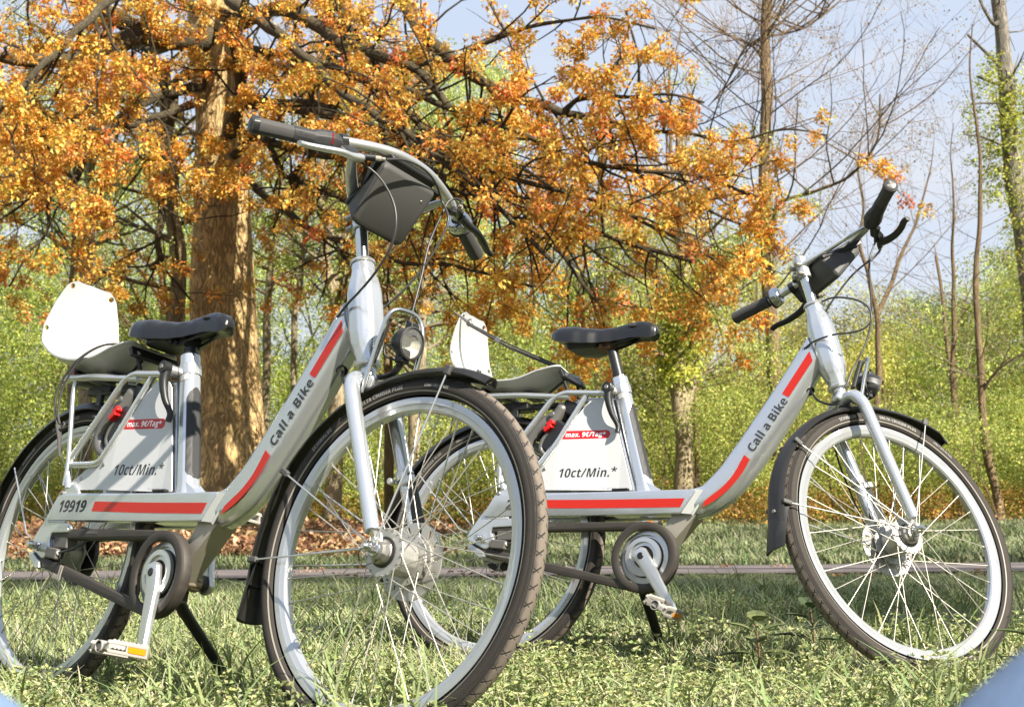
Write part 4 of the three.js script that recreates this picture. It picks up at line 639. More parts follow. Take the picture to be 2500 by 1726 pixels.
  part(b, 'head_tube', lathe([[0, 0.018], [0, 0.0235], [0.01, 0.0245], [0.03, 0.031], [0.045, 0.0345], [0.065, 0.0372], [0.13, 0.0375], [0.165, 0.0362], [0.185, 0.033], [0.205, 0.0275], [0.216, 0.0248], [0.233, 0.0245], [0.233, 0.018]], HB, HT, 48), M.silver);
  part(b, 'head_weld', bead(V(0.934, 0.868, 0.0245), V(0.974, 0.792, 0.024), 0.0042, 26), M.weld);
  part(b, 'headset', lathe([[-0.002, 0.018], [-0.002, 0.027], [0.003, 0.0285], [0.007, 0.0265]], HB.clone().addScaledVector(HA, -0.008), HT, 40), M.alloy); part(b, 'headset', lathe([[0, 0.0262], [0.003, 0.0275], [0.008, 0.0262], [0.011, 0.023], [0.011, 0.016]], HT, HT.clone().addScaledVector(HA, 0.1), 40), M.alloy);

  // ---- seat tube, guard strip, clamp
  const SB = V(0.476, 0.470), ST = V(0.371, 0.807), SA = ST.clone().sub(SB).normalize();
  part(b, 'seat_tube', [lathe([[0, 0.03], [0.012, 0.028], [0.03, 0.0255], [0.34, 0.0238], [0.353, 0.0236], [0.353, 0.017]], SB, ST, 40), hull([V(0.475, 0.473, 0.024), V(0.475, 0.473, -0.024), V(0.535, 0.473, 0.016), V(0.535, 0.473, -0.016), V(0.480, 0.505, 0.02), V(0.480, 0.505, -0.02), V(0.452, 0.473, 0.02), V(0.452, 0.473, -0.02)])], M.silver);
  { // rubber strip on the front of the seat tube
    const F = V(SA.y, -SA.x, 0), loops = [];
    for (let i = 0; i <= 30; i++) { const t = i / 30, s = lerp(0.04, 0.265, t), r = lerp(0.0268, 0.0254, t), hw = 0.95 * Math.min(1, Math.sqrt(clamp((1 - t) * 8, 0.02, 1)), Math.sqrt(clamp(t * 20, 0.1, 1))); const l = [];
      for (let k = 0; k <= 12; k++) { const a = lerp(-hw, hw, k / 12); l.push(SB.clone().addScaledVector(SA, s).addScaledVector(F, Math.cos(a) * r).add(V(0, 0, Math.sin(a) * r))); }
      for (let k = 12; k >= 0; k--) { const a = lerp(-hw, hw, k / 12); l.push(SB.clone().addScaledVector(SA, s).addScaledVector(F, Math.cos(a) * (r - 0.004)).add(V(0, 0, Math.sin(a) * (r - 0.004)))); }
      loops.push(l); }
    part(b, 'guard_strip', loft(loops, { crease: 0.8 }), M.rubber);
  }
  part(b, 'rear_channel', plate([[0.453, 0.478], [0.440, 0.478], [0.352, 0.742], [0.365, 0.742]], -0.018, 0.020, 0.002), M.silver);
  part(b, 'seat_clamp', [cyl(V(0.358, 0.766, -0.03), V(0.358, 0.766, 0.047), 0.013, 20), cyl(V(0.362, 0.768, 0.03), V(0.362, 0.768, 0.052), 0.008, 16), lathe([[-0.004, 0.0262], [0.022, 0.0262], [0.024, 0.0245]], SB.clone().addScaledVector(SA, 0.305), ST, 32)], M.alloy);
  { const pts = curve([V(0.370, 0.766, 0.056), V(0.371, 0.733, 0.058), V(0.382, 0.692, 0.052), V(0.397, 0.658, 0.040), V(0.398, 0.640, 0.042)], 20);
    part(b, 'clamp_lever', [pipe(pts, (t) => lerp(0.0125, 0.0072, Math.min(1, t * 1.3)), 12, { flat: 1, up: V(0, 0, 1) }).scale(1, 1, 1), cyl(V(0.369, 0.765, 0.05), V(0.369, 0.765, 0.070), 0.0155, 20)], M.black);
    part(b, 'lever_bolt', cyl(V(0.369, 0.765, 0.066), V(0.369, 0.765, 0.0725), 0.0065, 6, 0.001), M.steel); }

  // ---- white side panels
  const panelZ = (x) => 0.024 + Math.min(0.023, 0.115 * Math.max(0, 0.39 - x));
  const outline = roundPoly([[0.054, 0.486], [0.446, 0.4785], [0.365, 0.726], [0.352, 0.741], [0.306, 0.7435], [0.146, 0.556], [0.054, 0.506]], 0.006);
  const pg = warp(subdivideX(plate(outline, 0, 0.003, 0.0006), 10), (v) => { v.z += panelZ(v.x); });
  { const p = pg.attributes.position, uvv = new Float32Array(p.count * 2); for (let i = 0; i < p.count; i++) { uvv[2 * i] = (p.getX(i) - 0.045) / 0.42; uvv[2 * i + 1] = (p.getY(i) - 0.478) / 0.27; } pg.setAttribute('uv', new THREE.BufferAttribute(uvv, 2)); pg.computeVertexNormals(); }
  part(b, 'side_panel', pg, M.panelFront);
  part(b, 'side_panel', mirrorZ(warp(subdivideX(plate(outline, 0, 0.003, 0.0006), 10), (v) => { v.z += panelZ(v.x); })), M.panel);
  for (const [x, y] of [[0.178, 0.5445], [0.092, 0.512]]) part(b, 'screw', cyl(V(x, y, panelZ(x)), V(x, y, panelZ(x) + 0.0055), 0.0052, 14, 0.0015), M.steel);
  part(b, 'panel_latch', rbox(0.05, 0.006, 0.012, 0.002, V(0.415, 0.4795, 0.036)), M.black);

  // ---- seat stays and carrier
  const stayA = [V(0.352, 0.756, 0.036), V(0.224, 0.7645, 0.046), V(0.188, 0.750, 0.048), V(0.034, 0.560, 0.054), V(0.030, 0.543, 0.054), V(0.052, 0.488, 0.054)];
  const stayB = [V(0.292, 0.758, 0.038), V(0.200, 0.599, 0.050), V(0.160, 0.547, 0.052), V(0.122, 0.545, 0.053), V(0.034, 0.547, 0.054)];
  for (const s of [1, -1]) { const f = (p) => V(p.x, p.y, p.z * s);
    part(b, 'seat_stay', bend(stayA.map(f), 0.0086, 0.04, 14), M.silver); part(b, 'seat_stay', bend(stayB.map(f), 0.0082, 0.03, 14), M.silver); }
  part(b, 'stay_weld', [...bead(V(0.022, 0.541, 0.0585), V(0.05, 0.541, 0.058), 0.003, 8), ...bead(V(0.283, 0.757, 0.0425), V(0.303, 0.757, 0.041), 0.003, 7)], M.weld);
  part(b, 'carrier', [bend([V(0.235, 0.752, 0.040), V(0.10, 0.7595, 0.066), V(-0.032, 0.764, 0.074), V(-0.046, 0.765, 0.058), V(-0.046, 0.765, -0.058), V(-0.032, 0.764, -0.074), V(0.10, 0.7595, -0.066), V(0.235, 0.752, -0.040)], 0.0088, 0.02, 14),
    rod(V(0.04, 0.762, 0.07), V(0.04, 0.762, -0.07), 0.006), rod(V(0.14, 0.757, 0.058), V(0.14, 0.757, -0.058), 0.006)], M.alloy);
  for (const s of [1, -1]) part(b, 'carrier_leg', bend([V(0.004, 0.756, 0.070 * s), V(0.003, 0.73, 0.070 * s), V(0.038, 0.545, 0.060 * s), V(0.037, 0.495, 0.058 * s)], 0.0058, 0.02), M.alloy);
  part(b, 'carrier_bracket', [rbox(0.10, 0.022, 0.05, 0.004, V(0.04, 0.742, 0)), rbox(0.02, 0.05, 0.012, 0.003, V(0.05, 0.722, 0.02)), rbox(0.09, 0.016, 0.03, 0.004, V(0.15, 0.738, 0.01)), rod(V(0.0, 0.735, 0.02), V(0.2, 0.728, 0.03), 0.004)], M.black);
  part(b, 'tail_light', [rbox(0.022, 0.044, 0.10, 0.008, V(-0.052, 0.778, 0))], M.black);
  part(b, 'tail_lens', [rbox(0.012, 0.036, 0.086, 0.005, V(-0.0625, 0.779, 0)), rbox(0.01, 0.014, 0.006, 0.002, V(-0.049, 0.784, 0.05))], M.tail);

  // ---- child-seat shaped cargo shell
  {
    const prof = [[-0.140, 1.042], [-0.150, 0.97], [-0.150, 0.90], [-0.128, 0.845], [-0.075, 0.806], [0, 0.789], [0.08, 0.788], [0.15, 0.808], [0.215, 0.832]].map((p) => V(...p)), pc = new THREE.CatmullRomCurve3(prof);
    const wid = [0.066, 0.094, 0.113, 0.120, 0.112, 0.098, 0.088, 0.082, 0.076], sag = [0.006, 0.012, 0.016, 0.018, 0.018, 0.017, 0.02, 0.022, 0.012];
    const at = (arr, t) => { const x = t * (arr.length - 1), i = Math.min(arr.length - 2, Math.floor(x)); return lerp(arr[i], arr[i + 1], x - i); };
    const N = 56, K = 22, top = [], bot = [];
    for (let i = 0; i <= N; i++) { const t = i / N, p = pc.getPoint(t), tan = pc.getTangent(t), n = V(-tan.y, tan.x, 0); const rc = Math.min(1, Math.sqrt(clamp(t * 26, 0, 1)) * 0.28 + 0.72, Math.sqrt(clamp((1 - t) * 26, 0, 1)) * 0.2 + 0.8), w = at(wid, t) * rc, c = at(sag, t), a = [], d = [];
      for (let k = 0; k <= K; k++) { const q = lerp(-1, 1, k / K), z = q * w, e = p.clone().addScaledVector(n, c * q * q); a.push(V(e.x, e.y, z)); d.push(V(e.x, e.y, z).addScaledVector(n, -0.0042)); }
      top.push(a); bot.push(d.reverse()); }
    const shell = loft(top.map((a, i) => [...a, ...bot[i]]), { crease: 0.6 });
    let br = new Brush(mergeVertices(shell)); const ev = new Evaluator(); ev.attributes = ['position', 'normal', 'uv'];
    const holeAt = (x, y, z) => { const q = new Brush(new THREE.CylinderGeometry(0.0068, 0.0068, 0.08, 16).rotateZ(Math.PI / 2).translate(x, y, z)); br = ev.evaluate(br, q, SUBTRACTION); };
    for (const s of [1, -1]) { holeAt(-0.141, 1.024, 0.058 * s); holeAt(-0.140, 0.897, 0.104 * s); }
    part(b, 'cargo_shell', toCreasedNormals(br.geometry, 0.6), M.white);
    part(b, 'cross_bar', [rbox(0.012, 0.026, 0.135, 0.003, V(0.219, 0.816, 0), new THREE.Euler(0, 0, 0.5)), rod(V(0.213, 0.812, 0.045), V(0.226, 0.768, 0.03), 0.005), rod(V(0.213, 0.812, -0.045), V(0.226, 0.768, -0.03), 0.005), rod(V(0.20, 0.806, 0.02), V(0.15, 0.77, 0.02), 0.004)], M.black);
    for (const z of [0.05, -0.05]) part(b, 'bolt', cyl(V(0.222, 0.819, z), V(0.23, 0.812, z), 0.0042, 10, 0.001), M.steel);
    part(b, 'shell_mount', [rbox(0.03, 0.02, 0.07, 0.003, V(0.0, 0.776, 0)), rbox(0.03, 0.018, 0.07, 0.003, V(0.09, 0.774, 0))], M.black);
  }
  // ---- elastic cords with hook
  if (o.cords === 'side') {
    for (const d of [0, 0.007]) part(b, 'elastic_cord', pipe(curve([V(0.205, 0.838, -0.02 + d), V(0.17, 0.842, 0.03 + d), V(0.115, 0.838, 0.075), V(0.06 + d, 0.808, 0.098), V(0.02 + d * 2.4, 0.772, 0.104), V(-0.012 + d * 3, 0.72, 0.104), V(-0.006 + d * 2, 0.665, 0.1), V(0.016 + d, 0.638, 0.098)], 40), 0.0029, 8), M.cord);
    part(b, 'hook', [bend([V(0.010, 0.645, 0.1), V(0.022, 0.628, 0.102), V(0.040, 0.622, 0.1), V(0.048, 0.637, 0.098), V(0.036, 0.642, 0.096)], 0.0028, 0.008), pipe([V(0.022, 0.634, 0.1), V(0.040, 0.602, 0.1), V(0.056, 0.555, 0.098)], (t) => lerp(0.0085, 0.003, t), 10, { flat: 0.6 })], M.cord);
  } else {
    part(b, 'elastic_cord', [pipe([V(-0.110, 0.992, 0.075), V(0.03, 0.915, 0.066), V(0.205, 0.838, 0.045)], 0.0026, 8), pipe([V(-0.110, 0.996, 0.070), V(0.03, 0.923, 0.060), V(0.205, 0.842, 0.038)], 0.0026, 8), pipe([V(-0.108, 0.990, 0.068), V(0.03, 0.911, 0.056), V(0.205, 0.834, 0.032)], 0.0026, 8)], M.cord);
    part(b, 'hook', [pipe([V(-0.163, 1.036, 0.071), V(-0.128, 1.012, 0.073), V(-0.108, 0.996, 0.073)], (t) => lerp(0.002, 0.0055, t), 10), bend([V(-0.112, 1.004, 0.073), V(-0.098, 1.008, 0.073), V(-0.092, 0.99, 0.073), V(-0.106, 0.984, 0.073), V(-0.114, 0.994, 0.073)], 0.0024, 0.008), rbox(0.02, 0.014, 0.016, 0.003, V(-0.002, 0.936, 0.064), new THREE.Euler(0, 0, -0.52))], M.steel);
  }
  // ---- frame lock round the rear wheel
  for (const s of [1, -1]) { const f = (x, y, z) => V(x, y, z * s);
    part(b, 'lock_arm', pipe(curve([f(0.205, 0.715, 0.012), f(0.168, 0.690, 0.030), f(0.128, 0.650, 0.036), f(0.112, 0.615, 0.037), f(0.128, 0.585, 0.036), f(0.150, 0.574, 0.034)], 24), (t) => lerp(0.017, 0.011, t), 14, { flat: 1.2 }), M.lock); }
  part(b, 'lock_arm', pipe(curve([V(0.195, 0.660, 0.034), V(0.165, 0.638, 0.040), V(0.155, 0.606, 0.040), V(0.172, 0.584, 0.038)], 14), 0.0075, 10), M.lock);
  part(b, 'lock_body', [pipe([V(0.208, 0.720, 0.030), V(0.186, 0.682, 0.034)], 0.017, 16), new THREE.SphereGeometry(0.017, 16, 12).translate(0.208, 0.720, 0.030), cyl(V(0.188, 0.703, 0.04), V(0.188, 0.703, 0.052), 0.0085, 16)], M.lock);
  part(b, 'lock_housing', [rbox(0.05, 0.10, 0.05, 0.01, V(0.192, 0.64, 0.02), new THREE.Euler(0, 0, -0.55)), rbox(0.06, 0.04, 0.07, 0.008, V(0.24, 0.72, 0), new THREE.Euler(0, 0, -0.4))], M.black);
  part(b, 'lock_knob', [rbox(0.024, 0.016, 0.024, 0.004, V(0.187, 0.675, 0.046), new THREE.Euler(0, 0, 0.55)), rbox(0.028, 0.014, 0.026, 0.003, V(0.181, 0.662, 0.046), new THREE.Euler(0, 0, 0.55))], M.redPlastic);

  // ---- dropouts, axle, fender stays
  const drop = roundPoly([[0.075, 0.500], [0.040, 0.484], [0.018, 0.455], [-0.014, 0.418], [-0.053, 0.366], [-0.056, 0.346], [-0.018, 0.329], [0.006, 0.318], [0.022, 0.322], [0.031, 0.345], [0.022, 0.366], [0.026, 0.380], [0.104, 0.3815], [0.112, 0.391], [0.104, 0.401], [0.06, 0.406], [0.11, 0.44], [0.11, 0.478]], 0.007);
  const dropG = plate(drop, 0.049, 0.0585, 0.0025, [circlePts(0.098, 0.3915, 0.003, 10), circlePts(0.027, 0.4505, 0.0028, 10)]);
  part(b, 'dropout', dropG, M.silver); part(b, 'dropout', mirrorZ(dropG), M.silver);
  part(b, 'lower_clamp', [plate(roundPoly([[-0.045, 0.336], [0.004, 0.310], [0.010, 0.296], [-0.006, 0.293], [-0.05, 0.322]], 0.004), 0.050, 0.062, 0.002)], M.alloy);
  part(b, 'bolt', cyl(V(0.041, 0.4765, 0.057), V(0.041, 0.4765, 0.065), 0.0062, 14, 0.002), M.steel);
  part(b, 'axle_nut', [cyl(V(-0.002, 0.346, 0.056), V(-0.002, 0.346, 0.072), 0.0115, 6, 0.0015), lathe([[0, 0.0098], [0.022, 0.0095], [0.027, 0.0075], [0.028, 0.0001]], V(-0.002, 0.346, 0.070), V(-0.002, 0.346, 0.2), 20), cyl(V(-0.002, 0.346, -0.056), V(-0.002, 0.346, -0.08), 0.011, 6)], M.chrome);
  part(b, 'shift_unit', [rbox(0.05, 0.026, 0.016, 0.004, V(0.05, 0.331, 0.055), new THREE.Euler(0, 0, -0.1)), rbox(0.06, 0.03, 0.03, 0.004, V(0.07, 0.358, 0.04))], M.dust);
  part(b, 'shift_cable', pipe(curve([V(0.07, 0.331, 0.058), V(0.13, 0.345, 0.05), V(0.19, 0.385, 0.03)], 16), 0.003, 8), M.cable);
  part(b, 'cable_clip', cyl(V(0.073, 0.331, 0.057), V(0.079, 0.332, 0.057), 0.0055, 12), M.white);

  // ---- bottom bracket, chain guard, chain ring, cranks
  const BB = V(0.508, 0.289, 0);
  part(b, 'bracket_strut', hull([V(0.570, 0.408, 0.026), V(0.570, 0.408, -0.026), V(0.640, 0.406, 0.026), V(0.640, 0.406, -0.026), V(0.492, 0.275, 0.027), V(0.492, 0.275, -0.027), V(0.522, 0.275, 0.027), V(0.522, 0.275, -0.027)]), M.muddy);
  part(b, 'bottom_bracket', [lathe([[0, 0.012], [0, 0.0215], [0.002, 0.0225], [0.088, 0.0225], [0.09, 0.0215], [0.09, 0.01]], V(BB.x, BB.y, -0.045), V(BB.x, BB.y, 1), 32)], M.muddy);
  part(b, 'bracket_seal', cyl(V(BB.x, BB.y, -0.06), V(BB.x, BB.y, -0.045), 0.019, 24), M.black);
  {
    const tan = (c1, r1, c2, r2, n) => { // hull of two circles
      const d = Math.hypot(c2[0] - c1[0], c2[1] - c1[1]), base = Math.atan2(c2[1] - c1[1], c2[0] - c1[0]), al = Math.acos((r1 - r2) / d), out = [];
      for (let i = 0; i <= n; i++) { const a = base + lerp(al, 2 * Math.PI - al, i / n); out.push([c1[0] + r1 * Math.cos(a), c1[1] + r1 * Math.sin(a)]); }
      for (let i = 0; i <= n; i++) { const a = base + lerp(-al, al, i / n); out.push([c2[0] + r2 * Math.cos(a), c2[1] + r2 * Math.sin(a)]); }
      return out; };
    const outer = tan([0.511, 0.288], 0.0955, [0.004, 0.346], 0.0465, 40), inner = tan([0.511, 0.288], 0.0725, [0.004, 0.346], 0.021, 40);
    const inward = (v) => { v.z -= 0.011 * sstep(0.40 - v.x, 0, 0.36); };
    const gg = warp(subdivideX(plate(outer, 0.040, 0.066, 0.005, [inner]), 14), inward);
    { const p = gg.attributes.position, u = new Float32Array(p.count * 2); for (let i = 0; i < p.count; i++) { u[2 * i] = p.getX(i) * 3; u[2 * i + 1] = p.getY(i) * 3; } gg.setAttribute('uv', new THREE.BufferAttribute(u, 2)); }
    part(b, 'chain_guard', [gg], M.guard);
    part(b, 'guard_ring', ring([[0.0945, 0.064], [0.0945, 0.069], [0.090, 0.071], [0.078, 0.071], [0.0735, 0.069], [0.0735, 0.064]], 64, 0, Math.PI * 2, { cx: 0.511, cy: 0.288 }), M.guard);
    part(b, 'guard_clip', [rbox(0.006, 0.034, 0.003, 0.001, V(0.098, 0.286, 0.057), new THREE.Euler(0, 0, -0.18)), rbox(0.006, 0.034, 0.003, 0.001, V(0.106, 0.2845, 0.057), new THREE.Euler(0, 0, -0.18))], M.reflexStripe);
    const ct = text('CHAINGLIDER', 0.0075, { squeeze: 0.9 }); ct.translate(0.17, 0.3765, 0.0662); part(b, 'guard_lettering', warp(ct, inward), M.dust);
  }
  const c2 = (r0, r1, z0, z1) => ring([[r0, z0], [r1, z0 + 0.001], [r1, z1 - 0.001], [r0, z1]], 64, 0, Math.PI * 2, { cx: BB.x, cy: BB.y });
  part(b, 'chain_ring', [c2(0.061, 0.071, 0.050, 0.056), c2(0.040, 0.052, 0.056, 0.066), c2(0.030, 0.041, 0.052, 0.062), c2(0.0545, 0.0615, 0.047, 0.05)], M.alloy);
  part(b, 'chain_ring_back', plate(circlePts(BB.x, BB.y, 0.064, 48), 0.044, 0.048, 0.0005), M.dust);
  const crank = (s) => {
    const a = rad(o.crank) + (s < 0 ? Math.PI : 0), g = new THREE.Group(), L = 0.186;
    const prof = roundPoly([[-0.022, -0.012], [-0.012, -0.021], [0.02, -0.0195], [L - 0.02, -0.0125], [L + 0.010, -0.0125], [L + 0.014, 0], [L + 0.010, 0.0125], [L - 0.02, 0.0125], [0.02, 0.0195], [-0.012, 0.021], [-0.022, 0.012]], 0.008);
    const arm = warp(subdivideX(plate(prof, 0, 0.017, 0.004), 6), (v) => { v.z += 0.062 + 0.026 * sstep(v.x, 0.01, L); });
    const gr = warp(plate(roundPoly([[0.012, -0.006], [0.1, -0.003], [0.1, 0.003], [0.012, 0.006]], 0.003), 0, 0.0006, 0), (v) => { v.z += 0.0795 + 0.026 * sstep(v.x, 0.01, L); });
    const m = new THREE.Matrix4().makeTranslation(BB.x, BB.y, 0).multiply(new THREE.Matrix4().makeRotationZ(a));
    let geo = [arm], bolt = cyl(V(0, 0, 0.070), V(0, 0, 0.0815), 0.0095, 20, 0.002);
    geo = geo.map((q) => (s < 0 ? mirrorZ(q) : q)); geo.forEach((q) => q.applyMatrix4(m)); bolt = s < 0 ? mirrorZ(bolt) : bolt; bolt.applyMatrix4(m);
    part(b, 'crank', geo, M.alloy); part(b, 'crank_bolt', bolt, M.black);
    void gr; void g;
    // pedal
    const e = V(L, 0, 0).applyMatrix4(m), ped = new THREE.Group(); ped.name = 'pedal'; b.add(ped);
    ped.position.set(e.x, e.y, 0.106 * s); ped.rotation.z = o.pedalTilt; if (s < 0) ped.rotation.y = 0; ped.scale.z = 1;
    const zf = (z) => z * s, rail = [];
    for (const x of [0.031, -0.031]) {
      const saw = [[0, 0.013]]; for (let i = 0; i < 9; i++) { saw.push([0.008 + i * 0.0095, 0.0165], [0.0125 + i * 0.0095, 0.013]); } saw.push([0.096, 0.013], [0.100, 0.008], [0.1, 0.006], [0.002, 0.006]);
      const q = plate(saw, -0.003, 0.003, 0.0006); q.rotateY(-Math.PI / 2); if (s < 0) q.scale(1, 1, -1); q.translate(x, 0, 0); rail.push(q);
      const low = plate([[0, -0.013], [0.096, -0.013], [0.1, -0.008], [0.1, -0.006], [0.002, -0.006]], -0.003, 0.003, 0.0006); low.rotateY(-Math.PI / 2); if (s < 0) low.scale(1, 1, -1); low.translate(x, 0, 0); rail.push(low);
      for (const z of [0.004, 0.052, 0.094]) rail.push(rbox(0.006, 0.016, 0.004, 0.001, V(x, 0, zf(z))));
    }
    rail.push(rbox(0.062, 0.012, 0.005, 0.001, V(0, 0, zf(0.005))), rbox(0.062, 0.012, 0.005, 0.001, V(0, 0, zf(0.094))), cyl(V(0, 0, zf(-0.006)), V(0, 0, zf(0.09)), 0.0085, 16));
    rail.push(lathe([[0, 0.0105], [0, 0.013], [0.012, 0.0128], [0.012, 0.0105]], V(0, 0, zf(0.088)), V(0, 0, zf(2)), 24));
    const fixed = rail.map((q) => { const n = norm(q); n.computeVertexNormals(); return toCreasedNormals(n, 0.5); });
    part(ped, 'pedal_cage', fixed, M.pedal);
    for (const x of [0.0335, -0.0335]) part(ped, 'reflector', rbox(0.004, 0.0125, 0.042, 0.001, V(x, -0.001, zf(0.029))), M.amber);
    part(ped, 'spindle_cap', cyl(V(0, 0, zf(0.089)), V(0, 0, zf(0.0935)), 0.0105, 20), M.rubber);
  };
  crank(1); crank(-1);
  // ---- kickstand on the left side
  part(b, 'kickstand', [pipe([V(0.455, 0.255, -0.035), V(0.448, 0.228, -0.065), V(0.432, 0.14, -0.185), V(0.424, 0.075, -0.262)], (t) => lerp(0.017, 0.0125, t), 12, { flat: 0.75 }), rbox(0.05, 0.02, 0.04, 0.005, V(0.425, 0.073, -0.262)), rbox(0.06, 0.05, 0.05, 0.008, V(0.46, 0.262, -0.02))], M.black);

  // ---- rear wheel and fender
  const rw = makeWheel(b, 'rear_wheel', 'rear', 3); rw.position.set(0, 0.345, 0); rw.rotation.z = o.spin;
  const fsec = (r, hw, drop) => { const l = []; for (let k = 0; k <= 10; k++) { const q = lerp(-1, 1, k / 10); l.push([r - drop * q ** 4 - drop * 0.3 * q * q, q * hw]); } for (let k = 10; k >= 0; k--) { const q = lerp(-1, 1, k / 10); l.push([r - 0.0025 - drop * q ** 4 - drop * 0.3 * q * q, q * (hw - 0.0015)]); } return l; };
  part(b, 'rear_fender', ring((a) => fsec(0.374 + 0.02 * sstep(a, 1.9, 3.1), 0.031, 0.017), 70, rad(22), rad(196), { cx: 0, cy: 0.345, crease: 0.8 }), M.fender);
  for (const s of [1, -1]) part(b, 'fender_stay', pipe([V(-0.054, 0.366, 0.062 * s), V(-0.085, 0.378, 0.060 * s), V(-0.262, 0.553, 0.036 * s)], 0.0022, 8), M.alloy);

  // ---- saddle
  {
    const dx = SA.x * o.saddleUp, dy = SA.y * o.saddleUp, X0 = 0.190, X1 = 0.506;
    const st = [ // t, top y, edge y, half width, belly
      [0, 0.902, 0.890, 0.052], [0.04, 0.9165, 0.884, 0.074], [0.12, 0.9215, 0.874, 0.086], [0.24, 0.9205, 0.868, 0.084], [0.36, 0.914, 0.867, 0.068], [0.48, 0.907, 0.866, 0.047], [0.6, 0.904, 0.863, 0.034], [0.72, 0.906, 0.860, 0.027], [0.84, 0.907, 0.856, 0.024], [0.93, 0.901, 0.853, 0.022], [0.98, 0.890, 0.856, 0.017], [1, 0.876, 0.864, 0.008]];
    const get = (t, c) => { let i = 0; while (i < st.length - 2 && st[i + 1][0] < t) i++; const a = st[i], d = st[i + 1]; let q = clamp((t - a[0]) / (d[0] - a[0]), 0, 1); q = q * q * (3 - 2 * q) * 0.5 + q * 0.5; return lerp(a[c], d[c], q); };
    const loops = [];
    for (let i = 0; i <= 48; i++) { const t = i / 48, x = lerp(X0, X1, t), ty = get(t, 1), ey0 = get(t, 2), w = get(t, 3), drop = 0.022 * (1 - sstep(t, 0.3, 0.85)); const ey = ey0 - 0.007 * (1 - sstep(t, 0.5, 0.9)), l = [];
      for (let k = 0; k <= 16; k++) { const a = lerp(0, Math.PI, k / 16), c = Math.cos(a), s = Math.sin(a), z = Math.sign(c) * Math.pow(Math.abs(c), 0.6) * w, y = ey + (ty - ey) * Math.pow(s, 0.62) - drop; l.push(V(x, y, z)); }
      for (let k = 1; k < 8; k++) { const q = lerp(-1, 1, k / 8); l.push(V(x, ey - drop + 0.006 * (1 - q * q), q * w * 0.96)); }
      loops.push(l); }
    const sg = loft(loops, { crease: 1.0 }); sg.translate(dx, dy, 0); part(b, 'saddle', sg, M.leather);
    for (const s of [1, -1]) { const rg = bend([V(0.215, 0.858, 0.05 * s), V(0.27, 0.836, 0.024 * s), V(0.36, 0.838, 0.022 * s), V(0.42, 0.852, 0.018 * s), V(0.468, 0.872, 0.008 * s)], 0.0036, 0.03); rg.translate(dx, dy, 0); part(b, 'saddle_rail', rg, M.black); }
    const base = rbox(0.10, 0.03, 0.09, 0.012, V(0.28 + dx, 0.848 + dy, 0)); part(b, 'saddle_base', base, M.black);
    const P = ST.clone().addScaledVector(SA, o.saddleUp);
    part(b, 'saddle_clamp', [rbox(0.045, 0.024, 0.05, 0.005, V(0.345 + dx, 0.842 + dy, 0)), cyl(V(0.34 + dx, 0.838 + dy, -0.03), V(0.34 + dx, 0.838 + dy, 0.032), 0.007, 16)], o.saddleUp > 0.03 ? mat(0.22, 0.12, 0.06, 0.6, 0.3) : M.black);
    part(b, 'seat_post', [pipe([ST.clone().addScaledVector(SA, -0.05), P.clone().addScaledVector(SA, 0.022)], 0.0158, 24)], M.black);
    part(b, 'seat_collar', lathe([[0, 0.016], [0.001, 0.0215], [0.006, 0.0215], [0.007, 0.016]], ST.clone().addScaledVector(SA, -0.001), P.clone().addScaledVector(SA, 1), 28), M.black);
    part(b, 'saddle_badge', new THREE.SphereGeometry(0.012, 16, 10).scale(1, 0.42, 0.12).rotateX(-0.35).translate(0.435 + dx, 0.8915 + dy, 0.0262), M.rubber);
    const stx = text(o.badge, 0.0045, { depth: 0.0003, squeeze: 1 }); stx.rotateX(-0.35); stx.translate(0.4265 + dx, 0.8895 + dy, 0.0272); part(b, 'badge_lettering', stx, M.reflexStripe);
  }
  // ---- sticker on the seat tube
  { const F = V(0, 0, 1), c = document.createElement('canvas'); c.width = 128; c.height = 128; const x = c.getContext('2d'); x.fillStyle = '#c9cacb'; x.fillRect(0, 0, 128, 128); x.fillStyle = '#77777a'; const r = rng(11); for (let i = 0; i < 11; i++) x.fillRect(8, 8 + i * 10.5, 50 + r() * 62, 3);
    void F; const t = new THREE.CanvasTexture(c); t.colorSpace = THREE.SRGBColorSpace; const loops = []; const Fw = V(SA.y, -SA.x, 0);
    for (let i = 0; i <= 1; i++) { const s = lerp(0.285, 0.325, i), l = []; for (let k = 0; k <= 10; k++) { const a = lerp(2.2, 0.75, k / 10), rr = 0.0250; l.push(SB.clone().addScaledVector(SA, s).addScaledVector(Fw, Math.cos(a) * rr).add(V(0, 0, Math.sin(a) * rr))); } loops.push(l); }
    const g = loft(loops, { closed: false, caps: false }); const p = g.attributes.position, u = g.attributes.uv; for (let i = 0; i < p.count; i++) { const a = u.getX(i), e = u.getY(i); u.setXY(i, e * 1.1, a); } part(b, 'sticker', g, dull({ map: t, roughness: 0.6 })); }

  // =========================== steered parts
  const FA = V(1.188, 0.345, 0);
  const fw = new THREE.Group(); { const w = makeWheel(b, 'front_wheel', 'front', 8); const m = S.clone().multiply(new THREE.Matrix4().makeTranslation(FA.x, FA.y, 0)).multiply(new THREE.Matrix4().makeRotationZ(o.spinFront)); m.decompose(w.position, w.quaternion, w.scale); void fw; }
